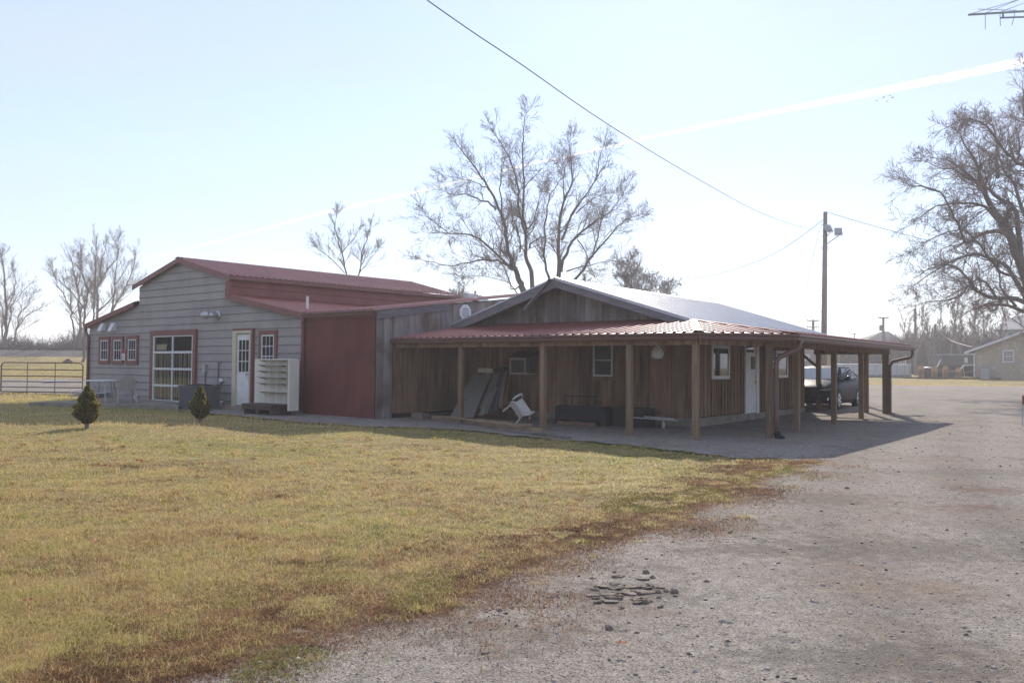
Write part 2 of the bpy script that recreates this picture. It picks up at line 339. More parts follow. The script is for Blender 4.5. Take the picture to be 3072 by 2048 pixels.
Z = np.array([[gz(X[i, j], Y[i, j]) for j in range(len(ts))] for i in range(len(ys))])
ind = inpoly(X, Y, DRIVE) | inpoly(X, Y, LOT)
bump = bumpz(X, Y)
Z += np.where(ind, -.05, np.where(Y < 60, bump, (vn(X, Y, .12, 4)-.5)*.25*(Y < 86)))
b = MB(); nc = len(ts); b.v = np.stack([X, Y, Z], -1).reshape(-1, 3).tolist()
for i in range(len(ys)-1):
    for j in range(nc-1): b.f.append((i*nc+j, i*nc+j+1, (i+1)*nc+j+1, (i+1)*nc+j))
b.t = [.5]*len(b.f); o = b.build('ground', M_grd, smooth=True)
ea = o.data.attributes.new('edge', 'FLOAT', 'POINT'); ea.data.foreach_set('value', np.exp(-segdist(X, Y, EDGE1)/.55).ravel().astype(np.float32))
tag(o, 'brown and straw coloured winter ground under the lawn and the far fields', kind='structure')
o = sheet('gravel_driveway', DRIVE, .006, M_grav, .22); tag(o, 'wide grey gravel and asphalt drive sweeping round to the right of the buildings', kind='structure')
o = sheet('gravel_lot', LOT, .006, M_grav, .5); tag(o, 'pale gravel lane behind the pipe gate', kind='structure')
def gzv(x, y): return np.array([gz(a, c) for a, c in zip(x, y)])
# ------------------------------------------------------------------ grass, weeds, pebbles (uncountable stuff)
BLD = [W2(-16.6, -3.9), W2(7.6, -3.9), W2(12, -1), W2(12, 12), W2(-16.6, 12)]
PATIO = None
def blades(name, x, y, h, wd, tone, mtl, label, cat, lean=.9, zo=0.0):
    n = len(x); z = gzv(x, y)+bumpz(x, y)+zo-.004
    th = np.random.rand(n)*2*PI; c, s = np.cos(th), np.sin(th); la = np.random.rand(n)*2*PI; ll = np.random.rand(n)*lean*h
    lx, ly = np.cos(la)*ll, np.sin(la)*ll
    V = np.empty((n, 5, 3)); 
    V[:, 0] = np.stack([x-c*wd, y-s*wd, z], -1); V[:, 1] = np.stack([x+c*wd, y+s*wd, z], -1)
    V[:, 2] = np.stack([x+c*wd*.8+lx*.35, y+s*wd*.8+ly*.35, z+h*.6], -1); V[:, 3] = np.stack([x-c*wd*.8+lx*.35, y-s*wd*.8+ly*.35, z+h*.6], -1)
    V[:, 4] = np.stack([x+lx, y+ly, z+h*(1-.3*ll/np.maximum(h, 1e-6))], -1)
    me = bpy.data.meshes.new(name); me.vertices.add(n*5)
    org = V.reshape(-1, 3).mean(0); org[2] = 0; me.vertices.foreach_set('co', (V.reshape(-1, 3)-org).ravel())
    k = np.arange(n)[:, None]*5; lp = np.concatenate([k+np.array([[0, 1, 2, 3]]), k+np.array([[3, 2, 4]])], 1).ravel()
    me.loops.add(n*7); me.loops.foreach_set('vertex_index', lp.astype(np.int32)); me.polygons.add(n*2)
    ls = (np.arange(n)[:, None]*7+np.array([[0, 4]])).ravel(); me.polygons.foreach_set('loop_start', ls.astype(np.int32))
    me.update(calc_edges=True); a = me.attributes.new('tone', 'FLOAT', 'FACE'); a.data.foreach_set('value', np.repeat(tone, 2).astype(np.float32))
    me.materials.append(mtl); o = bpy.data.objects.new(name, me); COL.objects.link(o); o.location = org
    return tag(o, label, cat, kind='stuff')
def ramp_mat(name, stops, rough=.6, trans=.5, spec=.25):
    m = bpy.data.materials.new(name); m.use_nodes = True; t = m.node_tree; b = t.nodes['Principled BSDF']
    a = t.nodes.new('ShaderNodeAttribute'); a.attribute_name = 'tone'; r = t.nodes.new('ShaderNodeValToRGB'); t.links.new(a.outputs['Fac'], r.inputs[0])
    e = r.color_ramp.elements
    while len(e) < len(stops): e.new(.5)
    for q, (p, c) in zip(e, stops): q.position = p; q.color = (*c, 1)
    t.links.new(r.outputs[0], b.inputs['Base Color']); b.inputs['Roughness'].default_value = rough; b.inputs['Specular IOR Level'].default_value = spec
    if trans:
        tr = t.nodes.new('ShaderNodeBsdfTranslucent'); ms = t.nodes.new('ShaderNodeMixShader'); ms.inputs[0].default_value = trans
        t.links.new(r.outputs[0], tr.inputs[0]); t.links.new(b.outputs[0], ms.inputs[1]); t.links.new(tr.outputs[0], ms.inputs[2]); t.links.new(ms.outputs[0], t.nodes['Material Output'].inputs[0])
    MATS[name] = m; return m
np.random.seed(3)
def wedge(n, d0, d1, k, x0=-.80, x1=.45):
    u = np.random.rand(n)
    D = (d0**(1-k)+u*(d1**(1-k)-d0**(1-k)))**(1/(1-k)) if k != 1 else d0*(d1/d0)**u
    return D*(x0+(x1-x0)*np.random.rand(n)), D
M_grass = ramp_mat('grass', [(0, (.13, .065, .025)), (.2, (.36, .23, .095)), (.45, (.63, .49, .25)), (.66, (.48, .40, .13)), (.84, (.25, .30, .05)), (1, (.10, .15, .025))])
x, y = wedge(370000, 3.3, 19.5, 1.25)
keep = ~inpoly(x, y, DRIVE) & ~inpoly(x, y, BLD); x, y = x[keep], y[keep]
ed = segdist(x, y, EDGE1)
dn = np.clip(ed/.9, .0, 1)+(vn(x, y, 1.3, 9)-.5)*.9; keep = np.random.rand(len(x)) < np.clip(.15+dn*1.1, .06, 1)*np.clip(.55+vn(x, y, 2.2, 11)*1.1, 0, 1); x, y, ed = x[keep], y[keep], ed[keep]
gr = .03+.40*vn(x, y, .5, 12)+.34*vn(x, y, 1.9, 13)+.26*vn(x, y, 8, 14)+(y-8)*.010+np.clip((x+1.5)*.035, -.1, .16)
PAT = [(1290, 1338, 1.1, .35), (1360, 1350, .6, .25), (1450, 1512, .9, .28), (1600, 1490, .8, .25), (1250, 1530, .5, .2), (300, 1355, .8, .3), (600, 1385, .9, .3), (880, 1560, .7, .3), (420, 1402, .6, .3), (1100, 1420, .8, .3), (700, 1620, .6, .25), (150, 1700, .5, .25), (1000, 1690, .5, .2), (1750, 1450, .6, .2)]
bare = np.zeros(len(x))
for px_, py_, rx_, ry_ in PAT: q_ = gnd(px_, py_); bare = np.maximum(bare, np.exp(-((x-q_.x)/rx_)**2-((y-q_.y)/ry_)**2)*(.5+vn(x, y, 4, 51)))
k = np.random.rand(len(x)) > bare*.55; x, y, ed, gr, bare = x[k], y[k], ed[k], gr[k], bare[k]; gr = gr-.38*bare+(vn(x, y, .8, 52)-.5)*.25
tone = np.clip(gr+np.random.normal(0, .17, len(x)), 0, 1); tone = np.where(ed < .6, tone-.12*(1-ed/.6), tone)
h = (.014+.034*vn(x, y, 1.3, 15)**1.5+.020*vn(x, y, 6, 16)+.014*np.random.rand(len(x)))*np.where(y < 8, 1.15, 1); h *= np.clip(.55+ed*.6, .5, 1)
wd = .0011*np.maximum(1, y/4.6)*(.7+.6*np.random.rand(len(x)))
blades('lawn_grass', x, y, h, wd, tone, M_grass, 'short straw and olive coloured winter lawn in front of the buildings', 'grass', 3.4)
# longer tufts flopping over in the lawn
cx_, cy_ = wedge(5600, 3.3, 17, 1.3); k = ~inpoly(cx_, cy_, DRIVE) & ~inpoly(cx_, cy_, BLD); cx_, cy_ = cx_[k], cy_[k]; nb = 42; E1n_ = np.array([p for p in E1 if p[1] > 2.5]); sg_ = np.random.randint(0, len(E1n_), 420); cx_ = np.append(cx_, E1n_[sg_, 0]+np.random.normal(-.1, .22, 420)); cy_ = np.append(cy_, E1n_[sg_, 1]+np.random.normal(.05, .18, 420))
x = np.repeat(cx_, nb)+np.random.normal(0, .035, len(cx_)*nb); y = np.repeat(cy_, nb)+np.random.normal(0, .03, len(cx_)*nb); tt_ = np.repeat(np.random.rand(len(cx_))*.6+.15, nb)+np.random.normal(0, .14, len(x))
blades('grass_tufts', x, y, np.repeat(.022+.052*np.random.rand(len(cx_))**1.6, nb)*(.6+.6*np.random.rand(len(x))), .0011*np.maximum(1, y/4.6), np.clip(tt_, 0, 1), M_grass, 'longer floppy tufts of grass standing out of the lawn', 'grass', 2.4)
# field grass farther off
x, y = wedge(90000, 19, 84, 1.1, -.75, -.1)
keep = ~inpoly(x, y, DRIVE) & ~inpoly(x, y, LOT) & ~inpoly(x, y, BLD); x, y = x[keep], y[keep]
tone = np.clip(.22+.4*vn(x, y, .12, 22)+.2*vn(x, y, .6, 23)+np.random.normal(0, .1, len(x)), 0, .8)
blades('field_grass', x, y, .05+.06*np.random.rand(len(x)), .0011*y/5, tone, M_grass, 'dry straw coloured field grass beyond the pipe gate', 'grass', 1.2)
x = np.random.uniform(12, 68, 40000); y = np.random.uniform(58.3, 75.5, 40000); k = inpoly(x, y, DRIVE); x, y = x[~k], y[~k]
blades('verge_grass', x, y, .04+.05*np.random.rand(len(x)), .012+0*x, np.clip(.36+.25*vn(x, y, .2, 31)+np.random.normal(0, .1, len(x)), 0, 1), M_grass, 'golden mown grass strip on the far side of the gravel by the stone house', 'grass', 1.2)
# reddish dead weeds and moss along the drive edge
M_weed = ramp_mat('dead weeds', [(0, (.085, .042, .022)), (.35, (.22, .11, .06)), (.6, (.33, .19, .105)), (.8, (.40, .30, .17)), (1, (.20, .22, .03))], .8, .4)
t_ = np.random.rand(260000); E1n = np.array([p for p in E1 if p[1] > 2.5]); seg = (t_**1.7*(len(E1n)-1)).astype(int)
sp = .32+.38*vn(E1n[seg, 0], E1n[seg, 1], .8, 41)*np.clip((9-E1n[seg, 1])/4, .4, 1.5); x = E1n[seg, 0]+np.random.normal(-.42, .85, len(seg))*sp; y = E1n[seg, 1]+np.random.normal(.30, .85, len(seg))*sp
k = (y > 3) & (vn(x, y, 2.4, 42)+.35*vn(x, y, 6, 43) > np.where(segdist(x, y, EDGE1) < .3, .30, .46)); x, y = x[k], y[k]
tone = np.clip(vn(x, y, 3, 44)*.5+np.random.normal(.12, .17, len(x)), 0, 1); tone = np.where((vn(x, y, 1.7, 45) > .72) & (np.random.rand(len(x)) > .4), .97, tone)
blades('dead_weeds', x, y, .010+.030*np.random.rand(len(x)), .0016*np.maximum(1, y/5)*(.6+np.random.rand(len(x))), tone, M_weed, 'reddish brown dead weeds and moss along the ragged drive edge', 'weeds', 2.2, .004)
ne = 26000; seg = (np.random.rand(ne)**1.5*(len(E1n)-1)).astype(int); x = E1n[seg, 0]+np.random.normal(0, .34, ne); y = E1n[seg, 1]+np.random.normal(0, .26, ne)
blades('leaf_litter', x, y, .004+.010*np.random.rand(ne), .0035*np.maximum(1, y/6)*(.5+1.3*np.random.rand(ne)), np.clip(np.random.normal(.35, .3, ne), 0, .85), M_weed, 'crumbled brown leaf litter and straw along the drive edge', 'leaf litter', 3.0, .012)
# loose chippings on the drive
def pebbles(name, n, d0, d1, k, r0, label, xr=(-.35, .75)):
    x, y = wedge(n, d0, d1, k, *xr); kk = inpoly(x, y, DRIVE) & ~inpoly(x, y, [W2(.2, 0), W2(7.3, 0), W2(7.3, 12), W2(-1, 12)]); x, y = x[kk], y[kk]; n = len(x)
    r = r0*(.45+1.2*np.random.rand(n)**3)*np.maximum(1, y/5.5)**.6; z = gzv(x, y)+.006+.0008*y
    base = np.array([(1, 0, 0), (0, 1, 0), (-1, 0, 0), (0, -1, 0), (0, 0, .7), (0, 0, -.5)]); V = base[None]*r[:, None, None]*(.65+.7*np.random.rand(n, 6, 1))
    a = np.random.rand(n)*2*PI; c, s = np.cos(a)[:, None], np.sin(a)[:, None]; V = np.stack([V[..., 0]*c-V[..., 1]*s, V[..., 0]*s+V[..., 1]*c, V[..., 2]], -1)
    V += np.stack([x, y, z], -1)[:, None]; F = np.array([(0, 1, 4), (1, 2, 4), (2, 3, 4), (3, 0, 4), (1, 0, 5), (2, 1, 5), (3, 2, 5), (0, 3, 5)])
    me = bpy.data.meshes.new(name); me.vertices.add(n*6); me.vertices.foreach_set('co', V.ravel()); me.loops.add(n*24)
    me.loops.foreach_set('vertex_index', (np.arange(n)[:, None, None]*6+F[None]).ravel().astype(np.int32)); me.polygons.add(n*8); me.polygons.foreach_set('loop_start', (np.arange(n*8)*3).astype(np.int32))
    me.update(calc_edges=True); a = me.attributes.new('tone', 'FLOAT', 'FACE'); a.data.foreach_set('value', np.repeat(np.random.rand(n), 8).astype(np.float32))
    me.materials.append(M_peb); o = bpy.data.objects.new(name, me); COL.objects.link(o); return tag(o, label, 'gravel', kind='stuff')
M_peb = ramp_mat('pebbles', [(0, (.06, .05, .042)), (.3, (.15, .125, .108)), (.7, (.25, .218, .195)), (.93, (.36, .33, .30)), (1, (.5, .48, .46))], .7, 0, .2)
pebbles('loose_gravel', 75000, 3.3, 26, 1.3, .0042, 'loose pale chippings scattered over the drive')
pebbles('coarse_gravel', 2600, 3.4, 24, 1.1, .011, 'coarser loose stones scattered over the drive')
M_stone = mat('stone lump', (.15, .115, .09), (.25, .20, .165), 18, rough=.9, bump=.8, bscale=60)
M_pale = mat('pale stone', (.30, .26, .23), (.40, .36, .33), 18, rough=.85, bump=.6, bscale=60)
def lump(name, p, r, mtl, label, cat, group=None, flat=.75):
    bb = MB(); n1, n2 = 5, 8; pr = []
    ph = random.random()*9
    i0 = 0
    for a in range(n1+1):
        el = -PI/2+PI*a/n1
        for k in range(n2):
            az = 2*PI*k/n2; d = Vector((math.cos(el)*math.cos(az), math.cos(el)*math.sin(az), math.sin(el)*flat)); d *= r*(1+.45*noise.noise(d*1.7+Vector((ph, ph, 0))))
            bb.v.append(tuple(Vector(p)+d+Vector((0, 0, r*flat*.62))))
    for a in range(n1):
        for k in range(n2): k2 = (k+1) % n2; bb.f.append((a*n2+k, a*n2+k2, (a+1)*n2+k2, (a+1)*n2+k)); bb.t.append(.5)
    return tag(bb.build(name, mtl, smooth=False), label, cat, group)
darks = [(1845, 1732, 9), (1862, 1733, 7), (1938, 1718, 10), (1958, 1733, 9), (1775, 1770, 7), (1790, 1772, 8), (1803, 1762, 6), (1826, 1764, 7), (1845, 1764, 8), (1973, 1777, 9), (2022, 1776, 12), (1935, 1807, 12), (1950, 1806, 8), (1900, 1712, 5), (1840, 1795, 8), (1860, 1790, 9)]
for q in darks:
    p = gnd(q[0], q[1]+q[2]*.4); lump('asphalt_chunk', p, q[2]/FPX*p.y*1.15, M_stone, 'dark crumbled asphalt chunk in the broken patch of the drive', 'asphalt chunk', 'dark chunks of broken asphalt in the drive')
# the cracked flakes of that patch
bb = MB()
for k in range(46):
    p = gnd(random.gauss(1890, 62), random.gauss(1785, 22)); r = random.uniform(.012, .042); n = 6; a0 = random.random()*6
    pl = [p+Vector((math.cos(a0+i*PI/3)*r*random.uniform(.4, 1.2)*1.7, math.sin(a0+i*PI/3)*r*random.uniform(.4, 1.1), .006+random.uniform(0, .012))) for i in range(n)]
    bb.prism(pl, (0, 0, .008))
tag(bb.build('asphalt_flakes', M_stone), 'flaking cracked asphalt around a small pothole in the drive', 'asphalt flakes', kind='stuff')
for k, (px, py, r, dk) in enumerate([(1500, 1836, 9, 1), (1620, 1869, 6, 0), (1826, 1890, 13, 1), (1655, 1795, 6, 1), (1672, 1904, 7, 0), (2120, 1748, 8, 1), (2188, 1872, 8, 0), (2168, 1868, 9, 0), (1452, 1965, 9, 1), (1464, 1962, 7, 1), (2541, 1468, 7, 1), (2450, 1675, 6, 0), (2470, 1760, 8, 0), (2493, 1761, 6, 0), (2438, 1808, 8, 0), (2450, 1811, 7, 0),
        (2180, 1940, 8, 0), (2135, 1942, 7, 0), (2085, 2018, 9, 0), (2558, 1515, 6, 1), (2190, 1601, 7, 1), (2262, 1618, 6, 1), (2655, 1692, 6, 0), (2637, 1753, 7, 0), (2722, 1726, 5, 0), (2600, 1620, 5, 0), (2080, 1725, 6, 1), (2150, 1680, 5, 1), (2660, 1826, 6, 0), (2180, 1562, 6, 1), (1300, 1945, 6, 0), (2350, 1575, 5, 0)]):
    p = gnd(px, py); 
    if dk: lump('stone', p, r/FPX*p.y*1.1, M_stone, 'small dark brown stone lying loose on the drive', 'stone', 'dark stones scattered on the drive')
    else: lump('stone', p, r/FPX*p.y*1.15, M_pale, 'small pale rounded stone lying loose on the drive', 'stone', 'pale stones scattered on the drive')
M_leaf = mat('dead leaf', (.34, .13, .05), (.50, .24, .11), 12, rough=.8, trans=.3)
def leaf(p, r):
    p = p+ZX*.052
    bb = MB(); a = random.random()*6.28; c = Vector((math.cos(a), math.sin(a), 0)); s = Vector((-math.sin(a), math.cos(a), 0)); cu = random.uniform(.35, .8)
    out = [(-1, 0, .3), (-.5, .5, .55), (0, .35, .2), (.35, .65, .6), (.6, .25, .25), (1, 0, .5), (.6, -.3, .3), (.3, -.7, .7), (0, -.35, .15), (-.5, -.5, .5)]
    P = [p+c*x*r+s*y*r+Vector((0, 0, z*r*cu+.012)) for x, y, z in out]; o = p+Vector((0, 0, .016))
    for i in range(len(P)): bb.poly([o, P[i], P[(i+1) % len(P)]])
    for i in range(len(P)): bb.poly([o-Vector((0, 0, .002)), P[(i+1) % len(P)]-Vector((0, 0, .002)), P[i]-Vector((0, 0, .002))])
    return bb.build('dead_leaf', M_leaf)
for px, py, r in [(58, 1344, 8), (172, 1332, 10), (313, 1346, 8), (290, 1308, 6), (232, 1376, 5), (308, 1412, 9), (335, 1412, 7), (415, 1395, 9), (430, 1400, 9), (385, 1402, 6), (118, 1522, 7), (140, 1542, 7), (287, 1650, 11), (245, 1532, 5), (20, 1396, 9), (600, 1376, 6), (880, 1315, 7), (1205, 1398, 9), (1175, 1397, 6), (1330, 1408, 5), (998, 1650, 9), (995, 1535, 8), (880, 1545, 6),
        (1275, 1360, 5), (650, 1388, 5), (85, 1832, 11), (505, 1868, 8), (460, 1872, 9), (1600, 1400, 4), (728, 1540, 5), (1100, 1306, 5), (2500, 1400, 5), (945, 1310, 5), (1866, 1966, 12)]:
    p = gnd(px, py); o = leaf(p, r/FPX*p.y*1.6)
    if px == 1866: tag(o, 'tan curled leaf alone on the bare drive near the bottom edge', 'leaf')
    elif px == 287: tag(o, 'upright brown leaf standing in the grass in the left foreground', 'leaf')
    else: tag(o, 'small curled brown dead leaf lying in the grass', 'leaf', 'dead leaves scattered over the lawn')
# ------------------------------------------------------------------ buildings
M_side = mat('grey siding', (.285, .262, .252), (.33, .305, .295), 1.2, (1, 1, .6), rough=.55, bump=.12, bscale=25, spec=.25, c3=(.245, .225, .218), s3=.8, tone=.8)
def _rib(m):      # fine horizontal ribs pressed into each siding course
    t = m.node_tree; b = t.nodes['Principled BSDF']; tcn = t.nodes.new('ShaderNodeTexCoord'); wv = t.nodes.new('ShaderNodeTexWave'); wv.bands_direction = 'Z'; wv.inputs['Scale'].default_value = 6.2
    t.links.new(tcn.outputs['Object'], wv.inputs['Vector']); bp = t.nodes.new('ShaderNodeBump'); bp.inputs['Strength'].default_value = .35; bp.inputs['Distance'].default_value = .01
    t.links.new(wv.outputs['Fac'], bp.inputs['Height']); t.links.new(bp.outputs[0], b.inputs['Normal'])
_rib(M_side)
M_red = mat('barn red', (.125, .034, .029), (.165, .050, .042), 2.0, (1, 1, .3), rough=.7, bump=.2, spec=.2, tone=.8, c3=(.115, .036, .032), s3=1.5)
M_redm = mat('red metal', (.155, .050, .043), (.19, .065, .056), 3, rough=.42, spec=.5, bump=.05, bscale=8)
M_redr = mat('red roof metal', (.21, .058, .048), (.26, .085, .072), 2.2, rough=.33, spec=.6, metal=.25, bump=.12, bscale=5)
M_wht = mat('white roof metal', (.42, .43, .46), (.50, .51, .54), 2.0, rough=.42, spec=.5, metal=.2, bump=.1, bscale=5)
M_gut = mat('brown gutter', (.115, .056, .047), (.14, .068, .058), 5, rough=.38, spec=.5)
M_grey = mat('weathered grey wood', (.135, .118, .112), (.30, .265, .25), 2.4, (3, 3, .28), rough=.9, bump=.6, bscale=22, tone=.32, lo=.3, hi=.7, c3=(.14, .102, .082), s3=1.3)
M_brn = mat('brown barn wood', (.115, .062, .040), (.28, .168, .108), 2.6, (3, 3, .25), rough=.9, bump=.7, bscale=22, tone=.36, lo=.36, hi=.62, c3=(.19, .11, .075), s3=1.1)
M_fasc = mat('grey fascia board', (.135, .125, .135), (.20, .185, .195), 3, (.5, .5, 3), rough=.85, bump=.3)
M_post = mat('treated post', (.145, .095, .055), (.235, .16, .10), 3.5, (4, 4, .35), rough=.85, bump=.5, bscale=14, tone=.2)
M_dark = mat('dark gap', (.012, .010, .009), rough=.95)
M_conc = mat('concrete', (.19, .165, .135), (.28, .245, .205), 3, rough=.9, bump=.5, bscale=30, c3=(.15, .13, .11), s3=2)
M_white = mat('white paint', (.62, .61, .60), (.70, .69, .68), 4, rough=.5, bump=.05)
M_cream = mat('cream trim', (.50, .44, .32), (.56, .50, .38), 4, rough=.6)
M_vinyl = mat('white vinyl', (.60, .60, .60), rough=.4)
M_dull = mat('dull white plastic', (.34, .33, .31), (.42, .41, .39), 8, rough=.5)  # darker white than the vinyl, for the pipes and jug
M_glass = mat('dark window glass', (.018, .020, .022), rough=.04, spec=.9)
M_pane = bpy.data.materials.new('clear pane'); M_pane.use_nodes = True
_t = M_pane.node_tree; _t.nodes.clear(); _o = _t.nodes.new('ShaderNodeOutputMaterial'); _g = _t.nodes.new('ShaderNodeBsdfGlossy'); _g.inputs['Roughness'].default_value = .02
_r = _t.nodes.new('ShaderNodeBsdfTransparent'); _f = _t.nodes.new('ShaderNodeFresnel'); _f.inputs[0].default_value = 1.55; _m = _t.nodes.new('ShaderNodeMixShader')
_a = _t.nodes.new('ShaderNodeMath'); _a.operation = 'MULTIPLY_ADD'; _a.inputs[1].default_value = 1.0; _a.inputs[2].default_value = .04
_t.links.new(_f.outputs[0], _a.inputs[0]); _t.links.new(_a.outputs[0], _m.inputs[0]); _t.links.new(_r.outputs[0], _m.inputs[1]); _t.links.new(_g.outputs[0], _m.inputs[2]); _t.links.new(_m.outputs[0], _o.inputs[0])
def clipz(P, z0, z1):
    for sgn, zz in ((1, z0), (-1, z1)):
        out = []
        for a, b in zip(P, P[1:]+P[:1]):
            ia, ib = sgn*(a[1]-zz) >= 0, sgn*(b[1]-zz) >= 0
            if ia: out.append(a)
            if ia != ib: t = (zz-a[1])/(b[1]-a[1]); out.append((a[0]+(b[0]-a[0])*t, zz))
        P = out
        if len(P) < 3: return []
    return P
def PW(pl, off, a, d, z):       # point on a wall plane: pl 'v' faces -v, pl 'u' faces +u, d = distance proud of it
    return W(a, off-d, z) if pl == 'v' else W(off+d, a, z)
def fb(m, pl, off, a0, a1, d0, d1, z0, z1, tone=.5):
    if pl == 'v': m.ub(a0, a1, off-d1, off-d0, z0, z1, tone)
    else: m.ub(off+d0, off+d1, a0, a1, z0, z1, tone)
def courses(m, polys, pl, off, z0, z1, h=.25, lap=.016):
    z = z0; 
    while z < z1:
        tn = random.uniform(.47, .53)
        for P in polys:
            Q = clipz(P, z, z+h)
            if len(Q) < 3: continue
            m.poly([PW(pl, off, a, lap*(z+h-zz)/h, zz) for a, zz in Q], tn)
            bs = sorted(a for a, zz in Q if abs(zz-z) < 1e-6)
            if len(bs) >= 2: m.poly([PW(pl, off, bs[0], lap+.002, z-.004), PW(pl, off, bs[-1], lap+.002, z-.004), PW(pl, off, bs[-1], lap+.002, z+.020), PW(pl, off, bs[0], lap+.002, z+.020)], .24)  # dark strip paints the seam shadow at the foot of each course
            if len(bs) >= 2: m.poly([PW(pl, off, bs[0], lap, z), PW(pl, off, bs[-1], lap, z), PW(pl, off, bs[-1], 0, z), PW(pl, off, bs[0], 0, z)], .1)  # lap underside darkened in tone to paint its shade
        z += h
def boards(m, pl, off, a0, a1, zb, zt, w=.27, th=.02, gap=.008, step=None, tr=(0, 1)):
    a = a0
    while a < a1-.02:
        ww = min(w*random.uniform(.8, 1.2), a1-a)
        if a1-(a+ww) < .06: ww = a1-a
        t = th+random.uniform(0, .010); b_, e_ = a+gap/2, a+ww-gap/2
        q = [(b_, zb(b_) if callable(zb) else zb), (e_, zb(e_) if callable(zb) else zb), (e_, zt(e_)), (b_, zt(b_))]
        if q[2][1]-q[1][1] > .02 or q[3][1]-q[0][1] > .02:
            q[2] = (e_, max(q[2][1], q[1][1]+.004)); q[3] = (b_, max(q[3][1], q[0][1]+.004))
            d = PW(pl, off, 0, t, 0)-PW(pl, off, 0, 0, 0); m.prism([PW(pl, off, x, 0, z) for x, z in q], d, random.uniform(*tr))
        a += ww
def ribbed(m, E, T, s0, s1, sp=.23, rise=.032, rw=.034, jit=0):
    st = [(s0, 0)]; c = s0+sp/2
    while c < s1-rw: st += [(c-rw, 0), (c-rw*.45, rise), (c+rw*.45, rise), (c+rw, 0)]; c += sp
    st.append((s1, 0))
    pr = [(E(s)+ZX*h, T(s)+ZX*h) for s, h in st]
    for (a, b), (c, d) in zip(pr, pr[1:]):
        if (b-a).length < .02 and (d-c).length < .02: continue
        m.poly([a, c, d, b], .5)
def cap(m, u, z, k, v0, v1, w_=.17, rise=0):
    for s_ in (-1, 1): m.prism([W(u, v0, z+.03), W(u+s_*w_, v0, z+.03-k*w_), W(u+s_*w_, v0, z+.018-k*w_), W(u, v0, z+.018)], VX*(v1-v0)+ZX*rise)
def sweep(m, path, prof, closed=True, up=ZX, tone=.5):     # prof in (outward, z), outward = right of the path seen from above
    n = len(path); rings = []
    for k in range(n):
        d0 = (path[k]-path[k-1]) if k else (path[1]-path[0]); d1 = (path[k+1]-path[k]) if k < n-1 else d0
        d0 = Vector((d0.x, d0.y, 0)).normalized(); d1 = Vector((d1.x, d1.y, 0)).normalized()
        n0 = Vector((d0.y, -d0.x, 0)); n1 = Vector((d1.y, -d1.x, 0)); nn = (n0+n1).normalized(); nn = nn/max(.3, nn.dot(n0))
        rings.append([path[k]+nn*x+ZX*z for x, z in prof])
    i = len(m.v); q = len(prof)
    for r in rings: m.v += [tuple(p) for p in r]
    for k in range(n-1):
        for j in range(q if closed else q-1):
            j2 = (j+1) % q; m.f.append((i+k*q+j, i+(k+1)*q+j, i+(k+1)*q+j2, i+k*q+j2)); m.t.append(tone)
    if closed:
        m.f.append(tuple(i+j for j in range(q))); m.f.append(tuple(i+(n-1)*q+j for j in range(q))[::-1]); m.t += [tone]*2
GP = [(0, 0), (0, -.11), (.085, -.125), (.10, -.06), (.13, -.035), (.13, 0), (.122, 0), (.12, -.03), (.092, -.055), (.077, -.113), (.008, -.10), (.008, 0)]
def pipe(name, pts, r, mtl, par, n=10): m = MB(); m.tube(pts, r, n); return m.build(name, mtl, par, smooth=True)
def window(par, pl, off, a0, a1, z0, z1, trim=None, tmat=None, nx=2, ny=2, fmat=None, fw=.045, slats=False, name='window', gl=None, mw=.016):
    fmat = fmat or M_vinyl; m = MB()
    fb(m, pl, off, a0, a1, .018, .05, z0, z0+fw); fb(m, pl, off, a0, a1, .018, .05, z1-fw, z1); fb(m, pl, off, a0, a0+fw, .018, .05, z0+fw, z1-fw); fb(m, pl, off, a1-fw, a1, .018, .05, z0+fw, z1-fw)
    for i in range(1, nx): c = a0+fw+(a1-a0-2*fw)*i/nx; fb(m, pl, off, c-mw/2, c+mw/2, .018, .044, z0+fw, z1-fw)
    for j in range(1, ny): c = z0+fw+(z1-z0-2*fw)*j/ny; fb(m, pl, off, a0+fw, a1-fw, .018, .042, c-mw*.8, c+mw*.8)
    o = m.build(name, fmat, par)
    g = MB(); fb(g, pl, off, a0+fw*.6, a1-fw*.6, .0165, .032, z0+fw*.6, z1-fw*.6); g.build('pane', gl or M_glass, o)
    if trim:
        m = MB(); fb(m, pl, off, a0-trim, a1+trim, .012, .062, z1, z1+trim); fb(m, pl, off, a0-trim, a1+trim, .012, .062, z0-trim, z0); fb(m, pl, off, a0-trim, a0, .012, .058, z0, z1); fb(m, pl, off, a1, a1+trim, .012, .058, z0, z1)
        m.build('trim', tmat or M_redm, o)
    return o
def q2(px, py, pl, off):      # pixel -> (coordinate along wall, height)
    r = onv(px, py, off) if pl == 'v' else onu(px, py, off); return (r[0] if pl == 'v' else r[1], r[2])
V0 = -3.7
